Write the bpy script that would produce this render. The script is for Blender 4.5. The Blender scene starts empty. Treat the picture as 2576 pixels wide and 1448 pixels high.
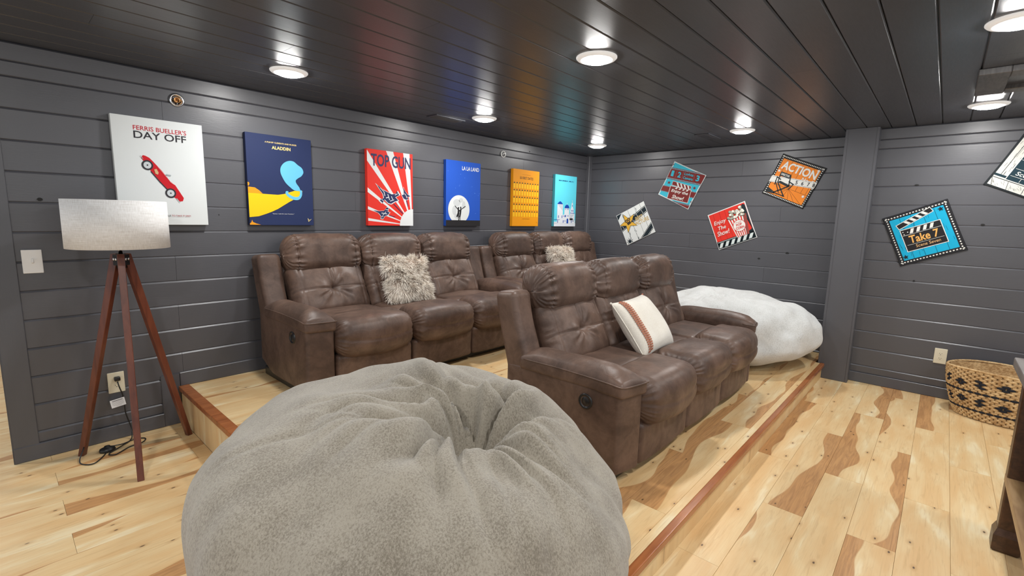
import bpy, bmesh, math, random
import numpy as np
from mathutils import Matrix, Vector, noise

random.seed(7)
rng = np.random.default_rng(7)
SC = bpy.context.scene
COL = SC.collection
R = math.radians

# ------------------------------------------------------------------ camera
F_PX = 1194.33
cam_d = bpy.data.cameras.new('camera')
cam_d.sensor_width = 36.0
cam_d.lens = F_PX * 36.0 / 2576.0
cam_d.clip_start = 0.05
cam = bpy.data.objects.new('camera', cam_d)
COL.objects.link(cam)
yaw, pit, rol = R(42.0854), R(-8.44715), R(1.3635)
fw = Vector((math.cos(yaw) * math.cos(pit), math.sin(yaw) * math.cos(pit), math.sin(pit)))
rt = fw.cross(Vector((0, 0, 1))).normalized()
up = rt.cross(fw)
rt2 = rt * math.cos(rol) + up * math.sin(rol)
up2 = up * math.cos(rol) - rt * math.sin(rol)
cm = Matrix((rt2, up2, -fw)).transposed().to_4x4()
cm.translation = Vector((-5.37519, -3.55162, 1.37343))
cam.matrix_world = cm
SC.camera = cam

# ------------------------------------------------------------------ world, exposure
w = bpy.data.worlds.new('world')
SC.world = w
w.use_nodes = True
w.node_tree.nodes['Background'].inputs[0].default_value = (0.92, 0.96, 1.0, 1)
w.node_tree.nodes['Background'].inputs[1].default_value = 0.85
SC.view_settings.view_transform = 'Standard'
SC.view_settings.look = 'None'
SC.view_settings.gamma = 1.0
SC.view_settings.use_curve_mapping = False
SC.view_settings.exposure = 0.0
LAMP_EMIT = 325.0

# ------------------------------------------------------------------ constants of the room (metres)
ZC = 2.178            # ceiling
PU, PL = 0.245, 0.135  # upper and lower platform heights
XW2 = -0.271          # nearer part of the right wall
P_LEFT = -4.62        # left edge of the platforms
Y_LOW, Y_UP = -2.856, -1.45

# ------------------------------------------------------------------ node helpers
def mat(name, base=(0.5, 0.5, 0.5), rough=0.5, metal=0.0, spec=0.5, emit=None, estr=0.0, sheen=0.0):
    m = bpy.data.materials.new(name)
    m.use_nodes = True
    b = m.node_tree.nodes['Principled BSDF']
    b.inputs['Base Color'].default_value = (*base, 1)
    b.inputs['Roughness'].default_value = rough
    b.inputs['Metallic'].default_value = metal
    b.inputs['Specular IOR Level'].default_value = spec
    if sheen:
        b.inputs['Sheen Weight'].default_value = sheen
        b.inputs['Sheen Roughness'].default_value = 0.6
    if emit:
        b.inputs['Emission Color'].default_value = (*emit, 1)
        b.inputs['Emission Strength'].default_value = estr
    return m

class G:
    """small node-graph writer"""
    def __init__(s, m):
        s.t = m.node_tree
        s.b = s.t.nodes['Principled BSDF']
    def n(s, ty, ins=None, **pr):
        nd = s.t.nodes.new(ty)
        for k, v in pr.items():
            setattr(nd, k, v)
        for k, v in (ins or {}).items():
            s.put(nd.inputs[k], v)
        return nd
    def put(s, sock, v):
        if isinstance(v, bpy.types.NodeSocket):
            s.t.links.new(v, sock)
        elif isinstance(v, bpy.types.Node):
            s.t.links.new(v.outputs[0], sock)
        elif isinstance(v, (tuple, list)) and len(v) == 3 and sock.type == 'RGBA':
            sock.default_value = (*v, 1)
        else:
            sock.default_value = v
    def math(s, op, a, b=0.0, c=None, clamp=False):
        ins = {0: a, 1: b}
        if c is not None:
            ins[2] = c
        return s.n('ShaderNodeMath', ins, operation=op, use_clamp=clamp).outputs[0]
    def mix(s, f, a, b):
        nd = s.n('ShaderNodeMix', data_type='RGBA')
        s.put(nd.inputs['Factor'], f)
        s.put(nd.inputs[6], a)
        s.put(nd.inputs[7], b)
        return nd.outputs[2]
    def noise(s, vec, scale, detail=3.0, rough=0.5, dist=0.0):
        return s.n('ShaderNodeTexNoise', {'Vector': vec, 'Scale': scale, 'Detail': detail, 'Roughness': rough, 'Distortion': dist}).outputs['Fac']
    def vmul(s, v, c):
        return s.n('ShaderNodeVectorMath', {0: v, 1: c}, operation='MULTIPLY').outputs[0]
    def vadd(s, v, c):
        return s.n('ShaderNodeVectorMath', {0: v, 1: c}, operation='ADD').outputs[0]
    def ramp(s, f, lo, hi):
        nd = s.n('ShaderNodeMapRange', {'Value': f, 'From Min': lo, 'From Max': hi}, interpolation_type='SMOOTHSTEP')
        return nd.outputs[0]
    def bump(s, h, strength, dist):
        nd = s.n('ShaderNodeBump', {'Height': h, 'Strength': strength, 'Distance': dist})
        s.t.links.new(nd.outputs[0], s.b.inputs['Normal'])

def objco(g):
    return g.n('ShaderNodeTexCoord').outputs['Object']

# ------------------------------------------------------------------ materials
def paint(name, c, rough, spec):
    m = mat(name, c, rough, spec=spec)
    g = G(m)
    o = objco(g)
    inf = g.n('ShaderNodeObjectInfo')
    v = g.vadd(g.vmul(o, (1.0, 1.0, 1.0)), g.vmul(inf.outputs['Location'], (3.1, 2.3, 1.7)))
    a = g.noise(v, 2.5, 3)
    k = g.math('MULTIPLY_ADD', a, 0.26, 0.86)
    k = g.math('MULTIPLY_ADD', inf.outputs['Random'], 0.07, k)
    col = g.n('ShaderNodeVectorMath', {0: c, 'Scale': k}, operation='SCALE').outputs[0]
    g.put(g.b.inputs['Base Color'], col)
    gr = g.noise(g.vmul(v, (6, 60, 60)), 3.0, 4, 0.6)
    g.put(g.b.inputs['Roughness'], g.math('MULTIPLY_ADD', gr, 0.12, rough - 0.06))
    g.bump(gr, 0.12, 0.003)
    return m

M = {}
M['wall'] = paint('charcoal wall paint', (0.082, 0.083, 0.094), 0.36, 0.60)
M['wallplain'] = mat('charcoal trim paint', (0.075, 0.075, 0.083), 0.45)
M['hall'] = mat('pale hall paint', (0.72, 0.74, 0.76), 0.6)
M['ceil'] = paint('charcoal ceiling paint', (0.066, 0.070, 0.084), 0.33, 0.60)

def plank_mat():
    m = mat('knotty maple planks', (0.75, 0.58, 0.33), 0.38, spec=0.42)
    g = G(m)
    o = objco(g)
    inf = g.n('ShaderNodeObjectInfo')
    cs = g.n('ShaderNodeSeparateColor', {0: inf.outputs['Color']})
    amt, side, seed = cs.outputs[0], cs.outputs[1], cs.outputs[2]
    off = g.n('ShaderNodeCombineXYZ', {0: g.math('MULTIPLY', seed, 91.0), 1: g.math('MULTIPLY', seed, 37.0), 2: 0.0}).outputs[0]
    v = g.vadd(o, off)
    sp = g.n('ShaderNodeSeparateXYZ', {0: o})
    yn = g.math('DIVIDE', sp.outputs[1], 0.0868)           # -1 .. 1 across the plank
    broad = g.noise(g.vmul(v, (1.4, 7.0, 1)), 1.6, 3, 0.55, 0.4)
    grain = g.noise(g.vmul(v, (5.0, 160.0, 1)), 1.0, 4, 0.65)
    wav = g.noise(g.vmul(v, (2.2, 26.0, 1)), 1.5, 3, 0.6, 1.8)
    col = g.mix(g.ramp(broad, 0.32, 0.68), (0.77, 0.585, 0.325), (0.71, 0.470, 0.225))
    col = g.mix(g.ramp(broad, 0.30, 0.42), (0.82, 0.685, 0.44), col)
    col = g.mix(g.math('MULTIPLY', g.ramp(wav, 0.52, 0.70), 0.30), col, (0.50, 0.30, 0.13))
    col = g.mix(g.math('MULTIPLY', g.ramp(grain, 0.45, 0.75), 0.16), col, (0.45, 0.27, 0.12))
    # heartwood: a dark streak with a wandering edge along one side of the plank
    bnd = g.noise(g.vmul(v, (1.9, 0.9, 1)), 1.0, 1.2, 0.45)
    bx = g.math('MULTIPLY_ADD', bnd, 3.0, -1.5)
    sgn = g.math('MULTIPLY_ADD', side, 2.0, -1.0)
    ys = g.math('MULTIPLY', yn, sgn)
    thr = g.math('ADD', bx, g.math('MULTIPLY_ADD', amt, -1.7, 1.55))
    hm = g.ramp(g.math('SUBTRACT', ys, thr), -0.02, 0.05)
    hm = g.math('MULTIPLY', hm, g.ramp(amt, 0.05, 0.25))
    hcol = g.mix(g.ramp(wav, 0.35, 0.7), (0.54, 0.275, 0.105), (0.38, 0.18, 0.066))
    hcol = g.mix(g.math('MULTIPLY', g.ramp(grain, 0.45, 0.75), 0.3), hcol, (0.24, 0.115, 0.045))
    col = g.mix(g.math('MULTIPLY', hm, 0.88), col, hcol)
    # knots
    vo = g.n('ShaderNodeTexVoronoi', {'Vector': g.vmul(v, (1.0, 2.1, 1)), 'Scale': 4.4, 'Randomness': 1.0}, feature='F1', voronoi_dimensions='2D')
    dj = g.math('ADD', vo.outputs['Distance'], g.math('MULTIPLY_ADD', wav, 0.06, -0.03))
    rc = g.n('ShaderNodeSeparateColor', {0: vo.outputs['Color']}).outputs[0]
    on = g.ramp(rc, 0.55, 0.60)
    halo = g.math('MULTIPLY', g.ramp(dj, 0.17, 0.03), g.math('MULTIPLY', on, 0.45))
    core = g.math('MULTIPLY', g.ramp(dj, 0.048, 0.020), g.math('MULTIPLY', on, 0.9))
    col = g.mix(halo, col, (0.46, 0.24, 0.09))
    col = g.mix(core, col, (0.07, 0.035, 0.018))
    g.put(g.b.inputs['Base Color'], col)
    g.bump(grain, 0.05, 0.002)
    g.put(g.b.inputs['Roughness'], g.math('MULTIPLY_ADD', wav, 0.12, 0.33))
    return m
M['plank'] = plank_mat()

def wood(name, c1, c2, rough, sc=(3, 40, 40), spec=0.5):
    m = mat(name, c1, rough, spec=spec)
    g = G(m)
    o = objco(g)
    inf = g.n('ShaderNodeObjectInfo')
    v = g.vadd(o, g.vmul(inf.outputs['Location'], (5, 7, 3)))
    n1 = g.noise(g.vmul(v, sc), 1.0, 4, 0.6, 0.6)
    n2 = g.noise(v, 6.0, 2)
    f = g.math('MULTIPLY_ADD', n2, 0.5, g.math('MULTIPLY_ADD', n1, 1.0, -0.25))
    g.put(g.b.inputs['Base Color'], g.mix(g.ramp(f, 0.25, 0.85), c1, c2))
    g.bump(n1, 0.15, 0.002)
    return m
M['nosing'] = wood('cherry stained nosing', (0.40, 0.135, 0.040), (0.25, 0.072, 0.020), 0.22, (4, 50, 50))
M['legwood'] = wood('walnut lamp legs', (0.16, 0.045, 0.022), (0.075, 0.020, 0.012), 0.3, (40, 40, 4))
M['darkwood'] = wood('dark stained timber', (0.090, 0.042, 0.020), (0.035, 0.017, 0.010), 0.35, (5, 40, 40))
M['greywood'] = wood('weathered top', (0.22, 0.20, 0.19), (0.12, 0.10, 0.095), 0.35, (5, 40, 40))
M['shelfwood'] = wood('honey brown shelf', (0.36, 0.23, 0.11), (0.20, 0.11, 0.05), 0.35, (5, 40, 40))

def leather():
    m = mat('brown faux suede leather', (0.10, 0.06, 0.042), 0.5, spec=0.5, sheen=0.05)
    g = G(m)
    g.b.inputs['Sheen Tint'].default_value = (0.75, 0.6, 0.5, 1)
    o = objco(g)
    inf = g.n('ShaderNodeObjectInfo')
    v = g.vadd(o, g.vmul(inf.outputs['Location'], (3.7, 2.9, 4.3)))
    a = g.noise(v, 4.5, 5, 0.62, 0.6)
    b2 = g.noise(v, 23.0, 4, 0.6, 0.8)
    fine = g.noise(v, 330.0, 2, 0.5)
    f = g.math('ADD', g.math('MULTIPLY', a, 0.75), g.math('MULTIPLY', b2, 0.25))
    col = g.mix(g.ramp(f, 0.33, 0.68), (0.053, 0.028, 0.019), (0.138, 0.083, 0.060))
    g.put(g.b.inputs['Base Color'], col)
    g.put(g.b.inputs['Roughness'], g.math('MULTIPLY_ADD', a, -0.38, 0.66))
    g.bump(g.math('MULTIPLY_ADD', b2, 1.0, g.math('MULTIPLY', fine, 0.12)), 0.28, 0.006)
    return m
M['leather'] = leather()
M['black'] = mat('black plastic', (0.012, 0.012, 0.013), 0.35)
M['blackmetal'] = mat('black metal', (0.02, 0.02, 0.022), 0.4, 0.6)
M['chrome'] = mat('chrome', (0.75, 0.75, 0.76), 0.15, 1.0)
M['brass'] = mat('brass', (0.42, 0.22, 0.09), 0.3, 1.0)
M['porcelain'] = mat('white porcelain', (0.78, 0.78, 0.76), 0.25)
M['white_plastic'] = mat('white plastic', (0.80, 0.79, 0.77), 0.35)
M['ivory'] = mat('ivory plastic', (0.72, 0.66, 0.50), 0.35)
M['trimring'] = mat('white trim with added glow', (0.8, 0.8, 0.8), 0.4, emit=(1.0, 0.985, 0.96), estr=0.35)  # faint emission added, as the ring itself catches little lens light
M['lens'] = mat('glowing lens', (0.9, 0.9, 0.9), 0.5, emit=(1.0, 0.985, 0.96), estr=LAMP_EMIT)
M['paper'] = mat('paper tag', (0.75, 0.76, 0.78), 0.6)
M['dark'] = mat('dark cavity', (0.01, 0.01, 0.01), 0.8)

def fleece(name, lo, hi, scale=1.0, bumpd=0.008):
    m = mat(name, hi, 0.95, spec=0.12, sheen=0.4)
    g = G(m)
    o = objco(g)
    a = g.noise(g.vmul(o, (1.0, 1.0, 0.55)), 150.0 * scale, 4, 0.7, 0.3)
    b2 = g.noise(o, 9.0, 3, 0.5)
    fine = g.noise(g.vmul(o, (1.0, 1.0, 0.6)), 420.0 * scale, 3, 0.6)
    f = g.math('ADD', g.math('MULTIPLY', a, 0.7), g.math('MULTIPLY', b2, 0.3))
    g.put(g.b.inputs['Base Color'], g.mix(g.ramp(f, 0.34, 0.60), lo, hi))
    g.bump(g.math('MULTIPLY_ADD', fine, 0.5, a), 0.55, bumpd)
    return m
M['fleece_grey'] = fleece('taupe fleece', (0.165, 0.140, 0.104), (0.335, 0.300, 0.240), 1.5, 0.005)
M['fleece_white'] = fleece('white fleece', (0.50, 0.50, 0.48), (0.66, 0.67, 0.66), 1.0, 0.004)

def linen():
    m = mat('linen shade', (0.72, 0.70, 0.67), 0.9, spec=0.1)
    g = G(m)
    o = objco(g)
    uv = g.n('ShaderNodeTexCoord').outputs['UV']
    h = g.noise(g.vmul(uv, (14, 190, 1)), 1.0, 3, 0.7)
    vv = g.noise(g.vmul(uv, (420, 9, 1)), 1.0, 3, 0.7)
    f = g.math('ADD', g.math('MULTIPLY', h, 0.6), g.math('MULTIPLY', vv, 0.4))
    g.put(g.b.inputs['Base Color'], g.mix(g.ramp(f, 0.36, 0.62), (0.64, 0.62, 0.60), (0.87, 0.87, 0.87)))
    g.bump(f, 0.2, 0.001)
    return m
M['linen'] = linen()
M['cream'] = fleece('cream cotton', (0.66, 0.61, 0.52), (0.78, 0.74, 0.66), 1.5, 0.001)
M['terracotta'] = mat('terracotta yarn', (0.40, 0.16, 0.10), 0.9, spec=0.1)

def fur():
    m = mat('shaggy faux fur', (0.8, 0.72, 0.62), 0.8, spec=0.15, sheen=0.2)
    g = G(m)
    at = g.n('ShaderNodeAttribute', attribute_name='tint')
    g.put(g.b.inputs['Base Color'], at.outputs['Color'])
    return m
M['fur'] = fur()

def weave():
    m = mat('seagrass strands', (0.62, 0.42, 0.20), 0.7, spec=0.2)
    g = G(m)
    o = objco(g)
    a = g.noise(g.vmul(o, (60, 60, 130)), 1.0, 3, 0.6)
    b2 = g.noise(o, 14.0, 2)
    f = g.math('ADD', g.math('MULTIPLY', a, 0.6), g.math('MULTIPLY', b2, 0.4))
    g.put(g.b.inputs['Base Color'], g.mix(g.ramp(f, 0.33, 0.66), (0.36, 0.20, 0.08), (0.74, 0.53, 0.28)))
    return m
M['weave'] = weave()
M['weaveblack'] = mat('dyed black strands', (0.02, 0.022, 0.03), 0.7, spec=0.2)

_cm = {}
def ink(c, rough=0.6):
    k = tuple(round(x, 4) for x in c) + (rough,)
    if k not in _cm:
        _cm[k] = mat('ink_%02d' % len(_cm), c, rough, spec=0.25)
    return _cm[k]
def srgb(r, g, b):
    f = lambda x: (x / 255 / 12.92) if x / 255 <= 0.04045 else ((x / 255 + 0.055) / 1.055) ** 2.4
    return (f(r) * 0.92, f(g) * 0.92, f(b) * 0.92)

# ------------------------------------------------------------------ mesh helpers
def mesh(name, verts, faces, smooth=False):
    me = bpy.data.meshes.new(name)
    me.from_pydata([tuple(map(float, v)) for v in verts], [], [tuple(map(int, f)) for f in faces])
    if smooth:
        me.polygons.foreach_set('use_smooth', [True] * len(me.polygons))
    me.update()
    return me

def put(name, me, material, parent=None, mtx=None):
    o = bpy.data.objects.new(name, me)
    COL.objects.link(o)
    if material is not None and not me.materials:
        me.materials.append(material)
    if parent is not None:
        o.parent = parent
    if mtx is not None:
        o.matrix_basis = mtx
    return o

def empty(name, loc=(0, 0, 0), rot=None):
    o = bpy.data.objects.new(name, None)
    o.empty_display_size = 0.1
    COL.objects.link(o)
    if rot is not None:
        o.matrix_basis = Matrix.Translation(loc) @ rot.to_4x4()
    else:
        o.location = loc
    return o

def tag(o, label, cat, group=None):
    o['label'] = label
    o['category'] = cat
    if group:
        o['group'] = group
    return o

def structure(o):
    o['kind'] = 'structure'
    return o

def box(x0, x1, y0, y1, z0, z1):
    v = [(x, y, z) for z in (z0, z1) for y in (y0, y1) for x in (x0, x1)]
    f = [(0, 2, 3, 1), (4, 5, 7, 6), (0, 1, 5, 4), (2, 6, 7, 3), (0, 4, 6, 2), (1, 3, 7, 5)]
    return v, f

def bbox_mesh(name, x0, x1, y0, y1, z0, z1, bev=0.0, seg=2, smooth=False):
    bm = bmesh.new()
    v, f = box(x0, x1, y0, y1, z0, z1)
    vs = [bm.verts.new(p) for p in v]
    for q in f:
        bm.faces.new([vs[i] for i in q])
    if bev:
        bmesh.ops.bevel(bm, geom=list(bm.edges), offset=bev, segments=seg, affect='EDGES', profile=0.5)
    me = bpy.data.meshes.new(name)
    bm.to_mesh(me)
    bm.free()
    if smooth:
        me.polygons.foreach_set('use_smooth', [True] * len(me.polygons))
    return me

def join_parts(parts):
    V, Fc, n = [], [], 0
    for v, f in parts:
        V += list(v)
        Fc += [tuple(i + n for i in q) for q in f]
        n += len(v)
    return V, Fc

def lathe(profile, seg=32, sx=1.0, sy=1.0, closed=False):
    v, f = [], []
    m = len(profile)
    for i in range(seg):
        a = 2 * math.pi * i / seg
        for r, z in profile:
            v.append((r * math.cos(a) * sx, r * math.sin(a) * sy, z))
    for i in range(seg):
        j = (i + 1) % seg
        for k in range(m - 1):
            f.append((i * m + k, j * m + k, j * m + k + 1, i * m + k + 1))
    return v, f

def tube(pts, r, seg=8, caps=True):
    P = [Vector(p) for p in pts]
    v, f = [], []
    t0 = (P[1] - P[0]).normalized()
    nrm = t0.orthogonal().normalized()
    for i, p in enumerate(P):
        t = (P[min(i + 1, len(P) - 1)] - P[max(i - 1, 0)]).normalized()
        nrm = (nrm - t * nrm.dot(t)).normalized()
        b = t.cross(nrm)
        for k in range(seg):
            a = 2 * math.pi * k / seg
            v.append(p + nrm * (math.cos(a) * r) + b * (math.sin(a) * r))
    for i in range(len(P) - 1):
        for k in range(seg):
            k2 = (k + 1) % seg
            f.append((i * seg + k, i * seg + k2, (i + 1) * seg + k2, (i + 1) * seg + k))
    if caps:
        f.append(tuple(range(seg - 1, -1, -1)))
        f.append(tuple((len(P) - 1) * seg + k for k in range(seg)))
    return v, f

def spline(pts, n=12):
    P = [Vector(p) for p in pts]
    out = []
    for i in range(len(P) - 1):
        p0, p1, p2, p3 = P[max(i - 1, 0)], P[i], P[i + 1], P[min(i + 2, len(P) - 1)]
        for k in range(n):
            t = k / n
            out.append(0.5 * ((2 * p1) + (p2 - p0) * t + (2 * p0 - 5 * p1 + 4 * p2 - p3) * t * t + (3 * p1 - p0 - 3 * p2 + p3) * t ** 3))
    out.append(P[-1])
    return out

def rbox(hx, hy, hz, r, step=0.02, arc=5):
    """rounded box as numpy verts + faces, fine grid so that it can be deformed"""
    def line(h):
        inner = h - r
        n = max(2, int(round(2 * inner / step)))
        a = [-h + r * (1 - math.cos(math.pi / 2 * k / arc)) if False else -h + r * k / arc for k in range(arc)]
        b = list(np.linspace(-inner, inner, n + 1))
        return np.array(a + b + [-x for x in reversed(a)])
    L = [line(hx), line(hy), line(hz)]
    H = np.array([hx, hy, hz])
    key, V, Fc = {}, [], []
    def vid(p):
        k = (round(p[0], 5), round(p[1], 5), round(p[2], 5))
        if k not in key:
            key[k] = len(V)
            V.append(p)
        return key[k]
    for ax in range(3):
        u, w_ = (ax + 1) % 3, (ax + 2) % 3
        for s in (-1, 1):
            ids = np.zeros((len(L[u]), len(L[w_])), int)
            for i, a in enumerate(L[u]):
                for j, b in enumerate(L[w_]):
                    p = [0, 0, 0]
                    p[ax] = s * H[ax]
                    p[u] = a
                    p[w_] = b
                    ids[i, j] = vid(p)
            for i in range(len(L[u]) - 1):
                for j in range(len(L[w_]) - 1):
                    q = (ids[i, j], ids[i + 1, j], ids[i + 1, j + 1], ids[i, j + 1])
                    Fc.append(q if s > 0 else q[::-1])
    V = np.array(V)
    inn = np.clip(V, -(H - r), H - r)
    d = V - inn
    # spread the corner parameter evenly over the arc
    d = np.sign(d) * np.tan(np.abs(d) / r * math.pi / 4) * r
    ln = np.linalg.norm(d, axis=1, keepdims=True)
    ln[ln == 0] = 1
    V = inn + d / ln * r
    return V, Fc

def sstep(a, b, x):
    t = np.clip((x - a) / (b - a), 0, 1)
    return t * t * (3 - 2 * t)

def nz(V, sc, seed=0.0):
    return np.array([noise.noise(Vector((p[0] * sc + seed, p[1] * sc - seed, p[2] * sc + 2 * seed))) for p in V])

ROT_BACK = Matrix(((1, 0, 0), (0, 0, -1), (0, 1, 0)))           # local x right, y up, z out of the poster wall
ROT_RIGHT = Matrix(((0, 0, -1), (-1, 0, 0), (0, 1, 0)))          # the same for the right wall
ROT_CEIL = Matrix(((1, 0, 0), (0, -1, 0), (0, 0, -1)))
def mt(loc, rot=None, ang=0.0):
    m = Matrix.Translation(loc)
    if rot is not None:
        m = m @ rot.to_4x4()
    if ang:
        m = m @ Matrix.Rotation(ang, 4, 'Z')
    return m

_bc = {}
def board_mesh(L, h, t, ch, name='board', cb=None):
    cb = ch if cb is None else cb
    k = (round(L, 3), round(h, 4), t, ch, name, cb)
    if k not in _bc:
        if ch == cb:
            pr = [(-h / 2, -t), (-h / 2, -cb), (-h / 2 + cb, 0), (h / 2 - ch, 0), (h / 2, -ch), (h / 2, -t)]
        else:       # wall cladding: top edge slightly proud with a broad bevel
            pr = [(-h / 2, -t), (-h / 2, -0.006), (-h / 2 + 0.004, -0.0035), (h / 2 - ch, 0.0015), (h / 2, -0.006), (h / 2, -t)]
        n_ = len(pr)
        v = [(-L / 2, a, b) for a, b in pr] + [(L / 2, a, b) for a, b in pr]
        f = [(i, i + n_, (i + 1) % n_ + n_, (i + 1) % n_) for i in range(n_)]
        f = [q[::-1] for q in f]
        f += [tuple(range(n_)), tuple(range(2 * n_ - 1, n_ - 1, -1))]
        f = [q[::-1] for q in f]
        me = mesh(name, v, f)
        bm = bmesh.new(); bm.from_mesh(me); bmesh.ops.recalc_face_normals(bm, faces=bm.faces); bm.to_mesh(me); bm.free()
        _bc[k] = me
    return _bc[k]

# ================================================================== STRUCTURE
GAP = 0.001
grooves = [ZC, 2.088] + [2.013 - 0.155 * k for k in range(13)] + [0.088]

def clad(root, rot, plane, a0, a1, fixed_joints, horiz_sign, zmin=0.0):
    """horizontal boards on a wall; a0..a1 along the wall, measured on its own axis"""
    for i in range(len(grooves) - 1):
        zt, zb = grooves[i], grooves[i + 1]
        if zt <= zmin + 0.02:
            continue
        zb = max(zb, zmin)
        cuts = [a0] + sorted(c for c in fixed_joints.get(i, []) if a0 < c < a1) + [a1]
        for c0, c1 in zip(cuts[:-1], cuts[1:]):
            L, h = c1 - c0 - (0.0012 if len(cuts) > 2 else 0), zt - zb - GAP
            mid, zm = (c0 + c1) / 2, (zt + zb) / 2
            loc = (mid, plane, zm) if rot is ROT_BACK else (plane, mid, zm)
            put('board', board_mesh(L, h, 0.018, 0.0085, 'board', 0.0055), M['wall'], root, mt(loc, rot))

v, f = box(-5.385, 0.15, 0.018, 0.13, 0.0, ZC + 0.1)
wall_back = structure(put('wall_back', mesh('wall_back', v, f), M['wall']))
J = {2: [-4.60, -1.3], 8: [-4.594, -2.0], 10: [-4.599], 12: [-4.599, -1.5], 3: [-2.2], 5: [-3.35], 4: [-0.95], 6: [-2.9], 1: [-3.1], 9: [-3.4], 11: [-2.3], 7: [-1.9]}
clad(wall_back, ROT_BACK, 0.0, -5.285, -0.028, J, 1)
# end trim on the left and short skirting trims
put('trim_board', board_mesh(ZC, 0.1, 0.022, 0.003, 'trim_board'), M['wall'], wall_back,
    mt((-5.335, -0.006, ZC / 2), ROT_BACK, math.pi / 2))
put('trim_board', board_mesh(0.33, 0.1, 0.022, 0.003, 'trim_board'), M['wall'], wall_back,
    mt((-4.672, -0.007, 0.166), ROT_BACK, math.pi / 2))
v, f = box(-5.39, -5.35, -0.003, 0.13, 0, ZC)
put('end_cap', mesh('end_cap', v, f), M['wallplain'], wall_back)
v, f = box(-8.0, 0.2, 2.5, 2.6, 0.0, ZC + 0.1)
structure(put('wall_hall', mesh('wall_hall', v, f), M['hall']))
b = structure(put('baseboard_back', board_mesh(0.665, 0.088, 0.020, 0.004, 'baseboard_back'), M['wall'], None, mt((-5.0535 + 0.0, -0.010, 0.044), ROT_BACK)))
b2 = structure(put('baseboard_platform', board_mesh(4.55, 0.09, 0.020, 0.004, 'baseboard_platform'), M['wall'], None, mt((-2.345, -0.008, PU + 0.045), ROT_BACK)))

v, f = box(0.018, 0.15, -3.0, 0.018, 0.0, ZC + 0.1)
wall_right = structure(put('wall_right', mesh('wall_right', v, f), M['wall']))
J2 = {2: [-1.9], 4: [-0.8], 5: [-2.3], 7: [-1.4], 9: [-2.2], 10: [-1.0], 3: [-0.5]}
clad(wall_right, ROT_RIGHT, 0.0, -2.825, -0.028, J2, -1)
# corner trim
v1 = [(-0.052, 0.0, 0), (-0.052, -0.008, 0), (-0.020, -0.012, 0), (-0.012, -0.020, 0), (-0.008, -0.052, 0), (0, -0.052, 0), (0.01, 0.01, 0)]
n = len(v1)
vv = [(x, y, 0) for x, y, _ in v1] + [(x, y, ZC) for x, y, _ in v1]
ff = [(i, (i + 1) % n, (i + 1) % n + n, i + n) for i in range(n)] + [tuple(range(n))[::-1], tuple(range(n, 2 * n))]
structure(put('trim_1', mesh('trim_1', vv, ff), M['wall']))

v, f = box(XW2 + 0.018, 0.15, -6.2, -3.0, 0.0, ZC + 0.1)
wall_near = structure(put('wall_near', mesh('wall_near', v, f), M['wall']))
J3 = {2: [-4.4], 5: [-4.9], 8: [-4.2]}
clad(wall_near, ROT_RIGHT, XW2, -6.2, -3.05, J3, -1)
structure(put('baseboard_near', board_mesh(3.14, 0.088, 0.020, 0.004, 'baseboard_near'), M['wall'], None, mt((XW2 - 0.010, -4.625, 0.044), ROT_RIGHT)))
# boxed column
col_me = bbox_mesh('trim_2', -0.392, 0.05, -3.055, -2.825, 0.0, ZC, 0.004, 2)
colm = structure(put('trim_2', col_me, M['wall']))
for yy in (-3.047, -2.833):
    put('corner_bead', bbox_mesh('corner_bead', -0.396, -0.386, yy - 0.009, yy + 0.009, 0.002, ZC - 0.002, 0.002, 1), M['wall'], colm)

# open knots in the boards
def knot(root, rot, loc, rx_, ry_):
    n_ = 14
    vs = [(0, 0, 0.0004)] + [(rx_ * math.cos(2 * math.pi * i / n_) * (1 + 0.2 * math.sin(3 * i)), ry_ * math.sin(2 * math.pi * i / n_), 0.0003) for i in range(n_)]
    fs = [(0, 1 + i, 1 + (i + 1) % n_) for i in range(n_)]
    put('knot_hole', mesh('knot_hole', vs, fs), M['dark'], root, mt(loc, rot))
for x, z, a, b_ in ((-5.169, 1.409, 0.011, 0.009), (-4.335, 1.345, 0.003, 0.006), (-2.49, 1.376, 0.011, 0.010), (-1.20, 2.106, 0.007, 0.006)):
    knot(wall_back, ROT_BACK, (x, 0, z), a, b_)
for y, z, a, b_ in ((-2.143, 1.011, 0.013, 0.009), (-2.397, 1.084, 0.016, 0.010)):
    knot(wall_right, ROT_RIGHT, (0, y, z), a, b_)
for y, z, a, b_ in ((-3.33, 1.71, 0.014, 0.006), (-3.75, 1.403, 0.012, 0.007), (-3.40, 0.935, 0.007, 0.007)):
    knot(wall_near, ROT_RIGHT, (XW2, y, z), a, b_)

# ceiling
v, f = box(-8.0, 0.2, -6.2, 2.6, ZC + 0.016, ZC + 0.12)
ceiling = structure(put('ceiling', mesh('ceiling', v, f), M['ceil']))
CP = 0.156
for k in range(34):
    yt = -CP * k
    cuts = [-7.6]
    x = -7.6 + 1.2 + 3.0 * ((k * 0.618) % 1.0)
    while x < -0.7:
        cuts.append(x)
        x += 3.66
    cuts.append(-0.002 if yt > -3.0 else XW2)
    for c0, c1 in zip(cuts[:-1], cuts[1:]):
        put('board', board_mesh(c1 - c0 - 0.001, CP - 0.0035, 0.015, 0.005), M['ceil'], ceiling, mt(((c0 + c1) / 2, yt - CP / 2, ZC), ROT_CEIL))
for k in range(14):
    yt = CP * (k + 1)
    put('board', board_mesh(2.2, CP - 0.0035, 0.015, 0.005), M['ceil'], ceiling, mt((-6.5, yt - CP / 2, ZC), ROT_CEIL))

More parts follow.
